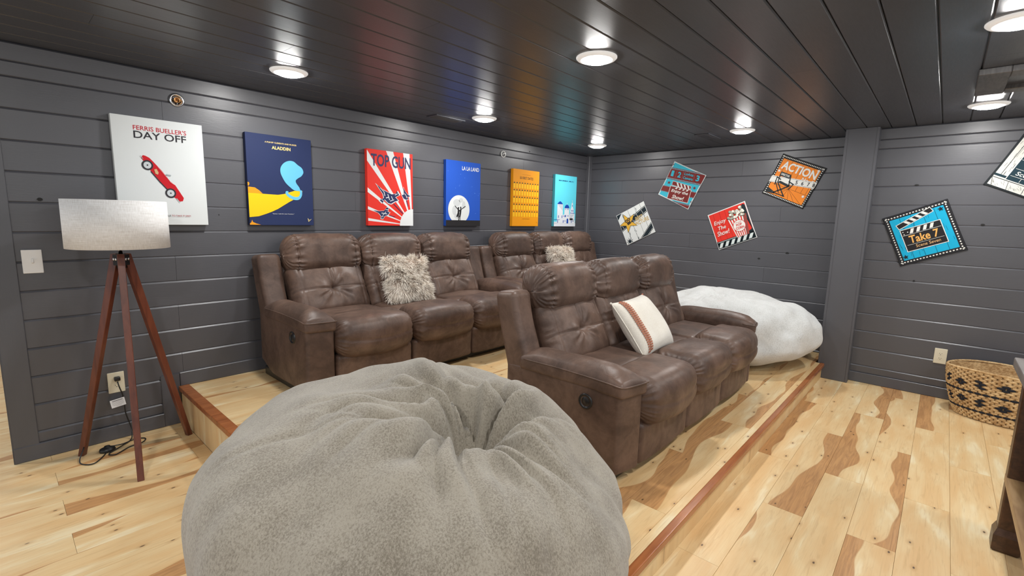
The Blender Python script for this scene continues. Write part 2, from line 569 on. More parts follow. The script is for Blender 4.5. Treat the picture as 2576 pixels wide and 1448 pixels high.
# ------------------------------------------------------------------ floors made of planks
PW, PLN = 0.1735, 1.178
_pc = {}
def plank_mesh(L, wd):
    k = (round(L, 3), round(wd, 4))
    if k not in _pc:
        _pc[k] = board_mesh(k[0], k[1], 0.012, 0.0009, 'plank')
    return _pc[k]

def plank(root, x0, x1, yc, wd, z, colr):
    o = put('plank', plank_mesh(x1 - x0 - 0.0008, wd - 0.0008), M['plank'], root, mt(((x0 + x1) / 2, yc, z)))
    o.color = colr
    return o

special = {}   # (row, joint index) -> colour code of the heartwood streak
def rows(root, y_from, nrow, x0, x1, z, base, key, spec):
    """rows go towards -y from y_from; joints alternate by half a plank"""
    for r in range(nrow):
        par = (r + base) % 2
        j0 = -2.335 if par else -1.715
        k = math.floor((x0 - j0) / PLN)
        a = max(x0, j0 + k * PLN)
        while a < x1 - 1e-4:
            b_ = min(j0 + (k + 1) * PLN, x1)
            if b_ - a > 0.02:
                rr = random.Random('%s %d %d' % (key, r, k))
                q = rr.random()
                amt = 0.0 if q < (0.50 if key == 'main' else 0.30) else (0.45 + 0.5 * rr.random() if q > 0.62 else 0.22 + 0.2 * rr.random())
                cc = (amt, float(rr.random() < 0.5), rr.random(), 1)
                if (r, k) in spec:
                    cc = spec[(r, k)]
                plank(root, a, b_, y_from - PW * (r + 0.5), PW, z, cc)
            a = b_
            k += 1

v, f = box(-8.0, 0.1, -6.2, 2.6, -0.1, -0.012)
floor = structure(put('floor', mesh('floor', v, f), M['darkwood']))
# side code: 1 = +y edge (left in the photo), 0 = -y edge
S_main = {(1, -1): (0.85, 0.0, 0.13, 1), (2, 0): (0.80, 1.0, 0.37, 1), (2, 1): (0.75, 0.0, 0.52, 1), (3, -1): (0.85, 0.0, 0.71, 1), (3, -2): (0.95, 1.0, 0.22, 1),
          (0, 0): (0.85, 1.0, 0.64, 1), (4, 1): (0.9, 1.0, 0.83, 1), (1, -2): (0.3, 1.0, 0.45, 1), (0, -1): (0.0, 0.0, 0.31, 1), (1, 0): (0.0, 0, 0.9, 1),
          (2, -1): (0.0, 0, 0.07, 1), (3, 0): (0.3, 1.0, 0.27, 1), (4, 0): (0.0, 0, 0.59, 1), (4, -1): (0.12, 0, 0.17, 1), (5, -1): (0.1, 0, 0.41, 1), (5, 0): (0.0, 0, 0.77, 1), (6, 0): (0.1, 1, 0.36, 1), (6, -1): (0.0, 1, 0.66, 1)}
rows(floor, Y_LOW, 15, -7.6, XW2, 0.0, 1, 'main', S_main)
S_left = {}
rows(floor, Y_LOW + 17 * PW, 17, -7.6, P_LEFT, 0.0, 0, 'left', S_left)
rows(floor, Y_LOW + 31 * PW, 14, -7.6, -3.8, 0.0, 0, 'hall', {})

# platforms: upper for the two rear sofas, lower for the front sofa
v, f = box(P_LEFT + 0.03, -0.002, Y_UP + 0.02, -0.002, 0.0, PU - 0.012)
plat_up = structure(put('platform_upper', mesh('platform_upper', v, f), M['darkwood']))
rows(plat_up, 0.0, 8, P_LEFT + 0.045, -0.0025, PU, 0, 'up', {(1, -2): (0.7, 0.0, 0.2, 1), (1, -3): (0.7, 0.0, 0.55, 1), (0, -2): (0.0, 0, 0.3, 1), (0, -3): (0.0, 0, 0.34, 1), (2, -2): (0.35, 1.0, 0.8, 1), (2, -3): (0.2, 1.0, 0.8, 1)})
plank(plat_up, P_LEFT + 0.045, -0.0025, (Y_UP + 0.045 - 8 * PW) / 2, abs(Y_UP + 0.045 + 8 * PW), PU, (0.1, 0, 0.4, 1)) if abs(Y_UP + 0.045 + 8 * PW) > 0.01 else None
put('riser_panel', bbox_mesh('riser_panel', P_LEFT + 0.001, P_LEFT + 0.03, Y_UP + 0.001, -0.002, 0.0, PU - 0.03), M['plank'], plat_up)
put('riser_panel', bbox_mesh('riser_panel', P_LEFT + 0.001, -0.002, Y_UP + 0.001, Y_UP + 0.03, PL, PU - 0.03), M['plank'], plat_up)
put('nosing', bbox_mesh('nosing', P_LEFT - 0.012, P_LEFT + 0.045, Y_UP, -0.004, PU - 0.030, PU + 0.003, 0.004, 2), M['nosing'], plat_up)
put('nosing', bbox_mesh('nosing', P_LEFT, -0.004, Y_UP, Y_UP + 0.045, PU - 0.030, PU + 0.003, 0.004, 2), M['nosing'], plat_up)

v, f = box(P_LEFT + 0.03, -0.002, Y_LOW + 0.02, Y_UP + 0.02, 0.0, PL - 0.012)
plat_lo = structure(put('platform_lower', mesh('platform_lower', v, f), M['darkwood']))
# strip next to the nosing, then full rows
for (a, b_) in ((-4.57, -4.13), (-4.13, -2.95), (-2.95, -1.79), (-1.79, -0.40)):
    plank(plat_lo, a, b_, -2.8235, 0.037, PL, (0.0, 0.0, 0.5 + 0.1 * a, 1))
for r in range(8):
    yc = -2.805 + PW * (r + 0.5)
    j0 = -2.355 if r % 2 == 0 else -2.95
    k = -3
    a = -4.575
    xe = -0.003
    while a < xe - 1e-4:
        while j0 + k * PLN <= a + 1e-4:
            k += 1
        b_ = min(j0 + k * PLN, xe)
        rr = random.Random(900 + r * 17 + k)
        cc = (0.0 if rr.random() < 0.6 else 0.7, float(rr.random() < 0.5), rr.random(), 1)
        if r == 0:
            cc = {0: (0.80, 1.0, 0.13, 1), 1: (0.75, 0.0, 0.35, 1), 2: (0.4, 0.0, 0.72, 1), -1: (0.45, 1.0, 0.45, 1)}.get(k, cc)
        hgt = min(PW, Y_UP + 0.02 - (yc - PW / 2))
        if hgt > 0.01:
            plank(plat_lo, a, b_, yc - PW / 2 + hgt / 2, hgt, PL, cc)
        a = b_
for a, b_ in ((-4.58, -3.45), (-3.45, -2.3), (-2.3, -1.15), (-1.15, -0.396)):
    o = put('riser_panel', bbox_mesh('riser_panel', -(b_ - a) / 2, (b_ - a) / 2, -0.006, 0.006, -0.052, 0.052), M['plank'], plat_lo, mt(((a + b_) / 2, Y_LOW + 0.0035, 0.053)))
    o.color = (0.5 if a == -2.3 else 0.05, 1.0, 0.3 + 0.13 * a, 1)
o = put('riser_panel', bbox_mesh('riser_panel', P_LEFT + 0.001, P_LEFT + 0.03, Y_LOW + 0.02, Y_UP + 0.01, 0.0, PL - 0.03), M['plank'], plat_lo)
put('nosing', bbox_mesh('nosing', P_LEFT, -0.396, -2.876, -2.842, PL - 0.028, PL + 0.003, 0.004, 2), M['nosing'], plat_lo)
put('nosing', bbox_mesh('nosing', P_LEFT, P_LEFT + 0.045, -2.842, Y_UP - 0.002, PL - 0.028, PL + 0.003, 0.004, 2), M['nosing'], plat_lo)

# ================================================================== RECLINING SOFAS
PITCH = 0.573
SEAT_H = 0.283

def gather(x, hx, ang, amp, seed, k=26, start=0.72):
    e = sstep(start, 0.97, np.abs(x) / hx)
    return amp * e * np.sin(ang * k / 2 + 2.3 * np.sin(ang * 5 + seed) + seed * 3.1)

def seat_roll(seed):
    V, Fc = rbox(SEAT_H, 0.155, 0.112, 0.085, 0.0095, 14)
    x, y, z = V[:, 0].copy(), V[:, 1].copy(), V[:, 2].copy()
    c = np.clip(1 - (x / SEAT_H) ** 2, 0, 1)
    ang = np.arctan2(z, -y)
    rad = gather(x, SEAT_H, ang, 0.0042, seed, 64, 0.74) - 0.012 * sstep(0.86, 1.0, np.abs(x) / SEAT_H)
    rad += 0.009 * nz(V, 5, seed) + 0.003 * nz(V, 13, seed + 4)
    V[:, 2] += 0.022 * c ** 0.7 * sstep(-0.02, 0.10, z) + rad * np.sin(ang)
    V[:, 1] += -0.030 * c ** 0.7 * sstep(0.0, 0.15, -y) - rad * np.cos(ang)
    V[:, 2] -= 0.022 * c * sstep(0.02, 0.11, -z)             # smiling lower edge
    fy = sstep(0.08, 0.14, -y)
    V[:, 1] += 0.0055 * fy * np.exp(-((z + 0.022 * c - 0.012) / 0.006) ** 2)   # stitched seam
    return mesh('front_roll', V, Fc, True)

def seat_pad(seed):
    V, Fc = rbox(SEAT_H, 0.19, 0.075, 0.05, 0.025, 4)
    x, y, z = V.T
    V[:, 2] += 0.018 * np.clip(1 - (x / SEAT_H) ** 2, 0, 1) * (z > 0) + 0.006 * nz(V, 6, seed) * (z > 0)
    return mesh('seat_cushion', V, Fc, True)

def foot_panel(seed):
    V, Fc = rbox(SEAT_H - 0.002, 0.032, 0.108, 0.026, 0.016, 4)
    x, y, z = V.T
    c = np.clip(1 - (x / SEAT_H) ** 2, 0, 1)
    fr = (y < 0)
    drape = 0.003 * np.sin(x * 95 + 5 * nz(V * np.array([1, 1, 0.2]), 9, seed)) * sstep(-0.06, 0.1, z)
    V[:, 1] -= fr * (0.018 * c ** 0.6 + drape + 0.006 * nz(V, 8, seed))
    return mesh('footrest_panel', V, Fc, True)

def back_cushion(seed, middle=False):
    hx, hz = SEAT_H, 0.205
    V, Fc = rbox(hx, 0.08, hz, 0.06, 0.008, 6)
    x, y, z = V[:, 0].copy(), V[:, 1].copy(), V[:, 2].copy()
    fr = sstep(0.0, 0.05, -y)
    cx, cz = 0.0, -0.01
    r = np.hypot(x - cx, (z - cz) * 1.1)
    ph = np.arctan2(z - cz, x - cx)
    bulge = 0.036 * np.clip(1 - (x / hx) ** 4, 0, 1) * np.clip(1 - (z / hz) ** 4, 0, 1)
    tuft = 0.046 * np.exp(-(r / 0.042) ** 1.1)
    # seams: one upright, one level, both through the button, and one up each side
    seams = 0.008 * np.exp(-(np.abs(x) / 0.006) ** 2) * (z > cz) + 0.008 * np.exp(-(np.abs(z - cz) / 0.006) ** 2)
    seams += 0.006 * np.exp(-(np.abs(np.abs(x) - 0.215 - 0.1 * np.clip(z, 0, 1) * 0.2) / 0.006) ** 2)
    rad = 0.0055 * np.sin(ph * 9 + 2.2 * np.sin(ph * 3 + seed) + seed) * np.exp(-((r - 0.085) / 0.06) ** 2)
    V[:, 1] -= fr * (bulge - tuft - seams + rad + 0.012 * nz(V, 5, seed) + 0.006 * nz(V, 12, seed + 2))
    edge = sstep(0.8, 1.0, np.abs(x) / hx)
    V[:, 1] -= fr * edge * 0.004 * np.sin(z * 120 + seed + 3 * np.sin(z * 30))
    return mesh('back_cushion', V, Fc, True)

def headrest(seed):
    hx = 0.290
    V, Fc = rbox(hx, 0.100, 0.132, 0.088, 0.0095, 18)
    x, y, z = V[:, 0].copy(), V[:, 1].copy(), V[:, 2].copy()
    ang = np.arctan2(z / 0.132, -y / 0.1)
    ax = np.abs(x) / hx
    c = np.clip(1 - ax ** 3.0, 0, 1)
    seam = -0.010 * np.exp(-((np.abs(x) - 0.215) / 0.007) ** 2)
    puck = 0.0060 * np.exp(-((np.abs(x) - 0.215) / 0.030) ** 2) * np.sin(ang * 23 + 2.5 * np.sin(ang * 5 + seed) + np.sign(x) + seed)
    gat = gather(x, hx, ang, 0.005, seed, 44, 0.76)
    rad = 0.018 * c + seam + puck + gat + 0.008 * nz(V, 4.5, seed) + 0.0035 * nz(V, 11, seed + 3)
    V[:, 1] -= rad * np.cos(ang)
    V[:, 2] += rad * np.sin(ang)
    V[:, 2] += -0.012 * ax ** 2 * (z > 0)
    return mesh('headrest', V, Fc, True)

def lean(V, k, z0):
    V[:, 1] += k * (V[:, 2] - z0)
    return V

def wing(side):
    V, Fc = rbox(0.074, 0.085, 0.325, 0.035, 0.03, 4)
    V[:, 2] += 0.51
    V[:, 2] -= 0.10 * np.clip(V[:, 1], -0.1, 0.1) * (V[:, 2] > 0.6)
    t = sstep(0.2, 0.88, V[:, 2])
    V[:, 1] = V[:, 1] * (1.08 - 0.2 * t) + 0.640 + 0.140 * t
    V[:, 0] += side * (0.944 + 0.010 * t)
    V[:, 0] += 0.004 * nz(V, 7, 3 + side)
    return mesh('side_wing', V, Fc, True)

def arm_body(side):
    V, Fc = rbox(0.080, 0.375, 0.205, 0.022, 0.04, 4)
    V[:, 2] += 0.245
    V[:, 1] += 0.380
    t = np.clip((side * V[:, 0] + 0.080) / 0.160, 0, 1)         # 0 inner .. 1 outer
    fr = sstep(0.25, 0.0, V[:, 1])
    V[:, 1] += 0.040 * t * fr                                   # front face turns back towards the outside
    bk = sstep(0.55, 0.76, V[:, 1])
    V[:, 2] += 0.07 * bk * sstep(0.2, 0.04, V[:, 2])
    V[:, 0] += side * (0.943)
    V[:, 0] += side * 0.006 * nz(V, 4, 9) * t
    return mesh('arm', V, Fc, True)

def arm_pad(side):
    V, Fc = rbox(0.087, 0.335, 0.036, 0.020, 0.018, 4)
    x, y, z = V[:, 0].copy(), V[:, 1].copy(), V[:, 2].copy()
    c = np.clip(1 - (x / 0.087) ** 2, 0, 1)
    V[:, 2] += (z > 0) * (0.056 * c ** 0.8 * np.clip(1 - (y / 0.335) ** 6, 0, 1) + 0.006 * nz(V, 7, side * 2.0))
    V[:, 2] += (z > 0) * 0.003 * np.sin(y * 90 + 20 * x) * sstep(0.2, 0.33, -y)
    fr = sstep(-0.12, -0.34, y)
    V[:, 2] -= 0.008 * fr
    V[:, 2] += 0.464
    V[:, 1] += 0.322
    t = np.clip((side * x + 0.087) / 0.174, 0, 1)
    V[:, 1] += 0.040 * t * sstep(0.25, 0.0, V[:, 1])
    V[:, 0] += side * 0.944
    return mesh('arm_pad', V, Fc, True)

def piping(side):
    xo, xi = side * 1.030, side * 0.860
    pts = [(xo, 0.62, 0.489), (xo, 0.40, 0.493), (xo, 0.22, 0.490), (xo, 0.10, 0.485), (xo - side * 0.002, 0.034, 0.481), (side * 0.97, 0.008, 0.482), (xi + side * 0.012, -0.012, 0.483), (xi, 0.0, 0.482), (xi, 0.08, 0.484)]
    v, f = tube(spline(pts, 5), 0.0042, 6)
    return mesh('piping', v, f, True)

def button(side):
    pr = [(0.0, 0.006), (0.020, 0.006), (0.024, 0.001), (0.028, 0.004), (0.033, 0.010), (0.038, 0.008), (0.039, -0.006)]
    v, f = lathe(pr, 28)
    rot = Matrix.Rotation(side * math.pi / 2, 4, 'Y')
    me = mesh('recline_button', [rot @ Vector(p) for p in v], f, True)
    return me

def make_sofa():
    root = empty('reclining_sofa')
    Lm = M['leather']
    put('base', bbox_mesh('base', -1.0, 1.0, 0.07, 0.76, 0.0, 0.06, 0.005, 1), M['black'], root)
    V, Fc = rbox(0.87, 0.05, 0.36, 0.03, 0.08, 3)
    V[:, 2] += 0.44
    V[:, 1] += 0.76
    V = lean(V, 0.14, 0.5)
    put('back_panel', mesh('back_panel', V, Fc, True), Lm, root)
    for i in (-1, 0, 1):
        x = i * PITCH
        s = 2.7 * i + 11
        c = put('seat_cushion', seat_pad(s), Lm, root, mt((x, 0.40, 0.372)))
        put('front_roll', seat_roll(s), Lm, c, mt((0, -0.288, -0.020)))
        put('footrest_panel', foot_panel(s), Lm, root, mt((x, 0.046, 0.150)))
        put('back_cushion', back_cushion(s), Lm, root, mt((x, 0.652, 0.560)) @ Matrix.Rotation(R(-27), 4, 'X'))
        put('headrest', headrest(s + 1), Lm, root, mt((x, 0.730, 0.828)) @ Matrix.Rotation(R(-8), 4, 'X'))
    for sd in (-1, 1):
        put('side_wing', wing(sd), Lm, root)
        a = put('arm', arm_body(sd), Lm, root)
        put('arm_pad', arm_pad(sd), Lm, a)
        put('piping', piping(sd), Lm, a)
        put('recline_button', button(sd), M['black'], a, mt((sd * 1.022, 0.225, 0.365)))
    return root

def children(o):
    return [c for c in COL.objects if c.parent == o]

def copy_tree(o, parent=None):
    c = o.copy()
    COL.objects.link(c)
    c.parent = parent
    for ch in children(o):
        copy_tree(ch, c)
    return c

sofa_f = make_sofa()
sofa_a = copy_tree(sofa_f)
sofa_b = copy_tree(sofa_f)
sofa_f.location = (-2.475, -2.58, PL + 0.003)
sofa_a.location = (-3.146, -0.885, PU + 0.003)
sofa_b.location = (-1.066, -0.885, PU + 0.003)
grp = 'reclining sofas on the platforms'
tag(sofa_f, 'brown leather three-seat reclining sofa in front, holding the cream pillow with terracotta stripe', 'sofa', grp)
tag(sofa_a, 'brown leather three-seat reclining sofa against the poster wall, nearer the tripod lamp', 'sofa', grp)
tag(sofa_b, 'brown leather three-seat reclining sofa in the far corner, largely hidden behind the front sofa', 'sofa', grp)

# ================================================================== PILLOWS
def pillow_surface(u, v, a, T):
    """u, v in -1..1, front side; returns x, y, z"""
    k = 1 - 0.05 * (1 - v * v) * abs(u) ** 3
    k2 = 1 - 0.05 * (1 - u * u) * abs(v) ** 3
    z = T * max(0.0, (1 - u ** 4)) ** 0.55 * max(0.0, (1 - v ** 4)) ** 0.55
    return (a * u * k, a * v * k2, z)

def pillow_core(a, T, n=28, seed=0.0, name='cushion'):
    V, Fc = [], []
    for s in (1, -1):
        base = len(V)
        for i in range(n + 1):
            for j in range(n + 1):
                u, v_ = math.sin((i / n - 0.5) * math.pi), math.sin((j / n - 0.5) * math.pi)
                x, y, z = pillow_surface(u, v_, a, T)
                z *= 1 + 0.12 * noise.noise(Vector((x * 9 + seed, y * 9, s)))
                V.append((x, y, s * z))
        for i in range(n):
            for j in range(n):
                q = (base + i * (n + 1) + j, base + (i + 1) * (n + 1) + j, base + (i + 1) * (n + 1) + j + 1, base + i * (n + 1) + j + 1)
                Fc.append(q if s > 0 else q[::-1])
    me = mesh(name, V, Fc, True)
    bm = bmesh.new(); bm.from_mesh(me); bmesh.ops.remove_doubles(bm, verts=bm.verts, dist=0.0004); bm.to_mesh(me); bm.free()
    me.polygons.foreach_set('use_smooth', [True] * len(me.polygons))
    return me

def fur_mesh(a, T, count, down):
    rr = random.Random(5)
    V, Fc, tint = [], [], []
    down = Vector(down)
    for i in range(count):
        s = 1 if rr.random() < 0.72 else -1
        u = rr.uniform(-1, 1); v_ = rr.uniform(-1, 1)
        if rr.random() < 0.22:
            if rr.random() < 0.5: u = math.copysign(rr.uniform(0.93, 1.0), u)
            else: v_ = math.copysign(rr.uniform(0.93, 1.0), v_)
        x, y, z = pillow_surface(u, v_, a, T)
        p = Vector((x, y, s * z))
        nrm = Vector((x * abs(u) ** 3 * 3.0, y * abs(v_) ** 3 * 3.0, s * (0.10 + z * 0.4))).normalized()
        clump = Vector((noise.noise(Vector((x * 22, y * 22, 3.3))), noise.noise(Vector((x * 22, y * 22, 8.1))), noise.noise(Vector((x * 22, y * 22, 12.4)))))
        d = (nrm * 0.62 + clump * 1.1 + down * 0.40 + Vector((rr.gauss(0, .25), rr.gauss(0, .25), rr.gauss(0, .2)))).normalized()
        d2 = (d * 0.75 + down * 0.5 + clump * 0.6).normalized()
        L = rr.uniform(0.036, 0.066)
        wv = d.cross(nrm + Vector((rr.gauss(0, .3), rr.gauss(0, .3), rr.gauss(0, .3)))).normalized() * rr.uniform(0.0011, 0.0022)
        q0, q1, q2, q3 = p - nrm * 0.004, p + d * L * 0.36, p + d * L * 0.55 + d2 * L * 0.18, p + d * L * 0.6 + d2 * L * 0.45
        n0 = len(V)
        V += [q0 - wv, q0 + wv, q1 - wv, q1 + wv, q2 - wv * 0.8, q2 + wv * 0.8, q3]
        Fc += [(n0, n0 + 1, n0 + 3, n0 + 2), (n0 + 2, n0 + 3, n0 + 5, n0 + 4), (n0 + 4, n0 + 5, n0 + 6)]
        g_ = rr.uniform(0.86, 1.06)
        rc = (0.72 * g_, 0.58 * g_, 0.47 * g_)
        tc = (0.94 * g_, 0.89 * g_, 0.80 * g_)
        for t in (0, 0, 0.45, 0.45, 0.8, 0.8, 1.0):
            tint.append([rc[k] + (tc[k] - rc[k]) * t for k in range(3)])
    me = mesh('fur', V, Fc, True)
    at = me.color_attributes.new('tint', 'FLOAT_COLOR', 'POINT')
    flat = []
    for t in tint:
        flat += [t[0], t[1], t[2], 1.0]
    at.data.foreach_set('color', flat)
    return me

def frame_mtx(center, right, upv):
    x = Vector(right).normalized()
    y = Vector(upv)
    y = (y - x * y.dot(x)).normalized()
    z = x.cross(y)
    m = Matrix((x, y, z)).transposed().to_4x4()
    m.translation = Vector(center)
    return m

fp = empty('fur_pillow')
fp.matrix_basis = frame_mtx((-3.178, -0.455, 0.868), (0.4, -0.02, -0.012), (-0.02, 0.16, 0.39))
M['furcore'] = mat('fur backing', (0.45, 0.36, 0.29), 0.9, spec=0.1)
put('cushion', pillow_core(0.172, 0.062), M['furcore'], fp)
fo = put('fur', fur_mesh(0.172, 0.062, 12000, (0, -1, 0)), M['fur'], fp)
fo['kind'] = 'stuff'
fp2 = copy_tree(fp)
fp2.matrix_basis = frame_mtx((-1.075, -0.425, 0.880), (0.4, -0.01, -0.02), (-0.05, 0.17, 0.38))
tag(fp, 'shaggy cream fur pillow on the middle seat of the sofa nearer the lamp', 'pillow', 'shaggy fur pillows')
tag(fp2, 'shaggy cream fur pillow on the far corner sofa, half hidden by the front sofa', 'pillow', 'shaggy fur pillows')

sp = empty('throw_pillow')
sp.matrix_basis = frame_mtx((-2.640, -2.205, 0.726), (0.4, -0.015, 0.02), (0.105, 0.235, 0.30))
put('cushion', pillow_core(0.188, 0.080, 30, 4.0), M['cream'], sp)
V, Fc = [], []
for i in range(26):
    v0 = -0.95 + 1.9 * i / 26
    v1 = v0 + 1.9 / 26 * 0.72
    for (ua, ub) in ((-0.86, -0.78), (-0.775, -0.69)):
        vo = (1.9 / 52 if ua > -0.78 else 0)
        q = []
        for (uu, v_) in ((ua, v0 + vo), (ub, v0 + vo), (ub, v1 + vo), (ua, v1 + vo)):
            x, y, z = pillow_surface(uu, min(v_, 0.985), 0.188, 0.080)
            q.append(Vector((x, y, z * 1.10 + 0.0015)))
        n0 = len(V)
        V += [p for p in q] + [p + Vector((0, 0, 0.0035)) for p in q]
        Fc += [(n0 + 4, n0 + 5, n0 + 6, n0 + 7), (n0, n0 + 1, n0 + 5, n0 + 4), (n0 + 1, n0 + 2, n0 + 6, n0 + 5), (n0 + 2, n0 + 3, n0 + 7, n0 + 6), (n0 + 3, n0, n0 + 4, n0 + 7)]
st = put('woven_stripe', mesh('woven_stripe', V, Fc), M['terracotta'], sp)
st['label'] = 'terracotta woven stripe'
pp = [pillow_surface(math.cos(t) * 1.0 / max(abs(math.cos(t)), abs(math.sin(t))), math.sin(t) / max(abs(math.cos(t)), abs(math.sin(t))), 0.1885, 0.0) for t in np.linspace(0, 2 * math.pi, 73)]
v, f = tube(pp, 0.003, 6, False)
put('seam', mesh('seam', v, f, True), M['cream'], sp)
for sx in (-1, 1):
    for sy in (-1, 1):
        v, f = lathe([(0.0, -0.008), (0.006, -0.005), (0.008, 0), (0.006, 0.005), (0.0, 0.008)], 10)
        put('corner_knot', mesh('corner_knot', v, f, True), M['terracotta'] if sx > 0 else M['cream'], sp, mt((sx * 0.190, sy * 0.190, 0)))
tag(sp, 'cream cotton pillow with a terracotta woven stripe on the front sofa', 'pillow')

# ================================================================== BEAN BAGS
def bean(name, cx, cy, rx, ry, z0, h, power, dimple, seed, nu=360, nv=170, fold=1.0, lump=0.016, under=None, off=(0, 0)):
    V, Fc = [], []
    vmin, vmax = -math.pi / 2, math.pi / 2
    for j in range(nv + 1):
        t = vmin + (vmax - vmin) * j / nv
        ct, st_ = math.cos(t), math.sin(t)
        rr_ = abs(ct) ** (2 / power)
        zz = math.copysign(abs(st_) ** (2 / power), st_)
        for i in range(nu):
            a = 2 * math.pi * i / nu
            V.append((rr_ * math.cos(a), rr_ * math.sin(a), zz))
    for j in range(nv):
        for i in range(nu):
            i2 = (i + 1) % nu
            Fc.append((j * nu + i, j * nu + i2, (j + 1) * nu + i2, (j + 1) * nu + i))
    V = np.array(V)
    x, y, z = V[:, 0] * rx, V[:, 1] * ry, V[:, 2] * h / 2
    # belly sits low
    belly = 1 + 0.06 * np.cos(np.clip(z / (h / 2) + 0.25, -1, 1) * math.pi / 2)
    x, y = x * belly, y * belly
    dx, dy = x - off[0], y - off[1]
    r = np.hypot(dx, dy)
    a = np.arctan2(dy, dx)
    topm = sstep(-0.05, 0.6, z / (h / 2))
    tw = a + 1.1 * np.exp(-r / 0.14)
    ca, sa = np.cos(a), np.sin(a)
    nA = nz(np.stack([ca * 1.2, sa * 1.2, r * 4.0 + seed], 1), 1.0, seed)
    nB = nz(np.stack([ca * 1.1, sa * 1.1, r * 2.0 + seed], 1), 1.0, seed + 5)
    nC = nz(np.stack([ca * 2.0, sa * 2.0, r * 5.0 + seed], 1), 1.0, seed + 9)
    pl1 = np.abs(np.sin(3.5 * tw + 2.6 * nA + seed))
    pl2 = np.abs(np.sin(6.5 * (a + 0.6 * np.exp(-r / 0.2)) + 3.2 * nC + 1.0))
    ridge = (pl1 - 0.45) * np.clip(0.75 + 1.4 * nB, 0.15, 1.6) + 0.42 * (pl2 - 0.5) * np.clip(0.8 - 1.2 * nB, 0.1, 1.5) + 0.5 * nA
    pl3 = np.abs(np.sin(12.0 * (a + 0.4 * np.exp(-r / 0.2)) + 5.0 * nB + 2.0 * nC)) - 0.5
    fine3 = fold * 0.010 * pl3 * np.exp(-((r - 0.24) / 0.16) ** 2) * np.clip(0.7 + 1.6 * nA, 0, 1.4)
    seam = np.zeros_like(r)
    for a_s in (-2.04, -0.47, 1.1, 2.67):
        da = np.abs((a - a_s + math.pi) % (2 * math.pi) - math.pi) * r
        seam += 0.007 * np.exp(-(da / 0.010) ** 2) * sstep(0.12, 0.25, r)
    amp = fold * (0.062 * np.exp(-((r - 0.11) / 0.11) ** 2) + 0.030 * np.exp(-((r - 0.29) / 0.18) ** 2)) * sstep(0.02, 0.09, r)
    lowf = np.stack([x, y, z], 1)
    disp = lump * nz(lowf, 3.6, seed + 1) * 1.6 + 0.35 * lump * nz(lowf, 9.0, seed + 2)
    z = z - seam * topm + topm * (fine3 + ridge * amp - dimple * np.exp(-(r / 0.125) ** 1.5) - 0.35 * dimple * np.exp(-(r / 0.30) ** 2))
    k = 1 + disp / max(rx, ry) * 1.2
    x, y = x * k, y * k
    z = z + disp * 0.9
    # slight vertical pleats round the sides
    side = sstep(0.55, 0.95, np.hypot(V[:, 0], V[:, 1]))
    pl = 0.006 * fold * nz(np.stack([np.cos(a) * 9, np.sin(a) * 9, z * 1.5], 1), 1.0, seed + 7) * side
    x, y = x + np.cos(a) * pl, y + np.sin(a) * pl
    X, Y, Z = x + cx, y + cy, z + z0 + h / 2 - 0.02
    return X, Y, Z, Fc

def finish_bean(name, X, Y, Z, Fc, material, origin):
    V = np.stack([X - origin[0], Y - origin[1], Z - origin[2]], 1)
    me = mesh(name, V, Fc, True)
    return put(name, me, material, None, mt(origin))

# big taupe bag: rests on the lower platform, its outer side sags over the platform's edge to the floor
X, Y, Z, Fc = bean('bean_bag', -4.475, -2.365, 0.635, 0.635, PL, 0.755, 2.3, 0.19, 3.3, off=(0.035, -0.185), fold=1.6)
low = sstep(0.45, 0.0, Z - PL)
tl = ((X + 4.475) * 0.79 + (Y + 2.365) * -0.62) / 0.64
Z = Z - (np.where(tl > 0, 0.080 * tl + 0.06 * np.clip(tl - 0.45, 0, 1), -0.050 * tl - 0.16 * np.clip(-tl - 0.45, 0, 1)) + 0.004) * sstep(0.25, 0.75, Z)
sag = sstep(P_LEFT + 0.02, P_LEFT - 0.12, X)
Z = Z - 0.16 * low * sag
gnd = np.where(X > P_LEFT - 0.02, PL + 0.006, 0.004)
Z = np.maximum(Z, gnd)
bb = finish_bean('bean_bag', X, Y, Z, Fc, M['fleece_grey'], (-4.475, -2.365, PL))
tag(bb, 'huge taupe fleece bean bag in the foreground with a gathered dimple on top', 'bean bag')

# white bag: squeezed between the front sofa and the right wall
X, Y, Z, Fc = bean('bean_bag', -0.73, -2.10, 0.66, 0.69, PL, 0.60, 2.55, 0.03, 5.2, fold=0.55, lump=0.040, off=(-0.15, 0.10), nu=200, nv=90)
sl = sstep(-1.5, -0.9, X)
X = np.clip(X, -1.395 + 0.01 * np.sin(Z * 9), -0.03)
Z = np.maximum(Z, PL + 0.006)
wb = finish_bean('bean_bag', X, Y, Z, Fc, M['fleece_white'], (-0.72, -2.06, PL))
tag(wb, 'white fleece bean bag between the front sofa and the boxed column', 'bean bag')

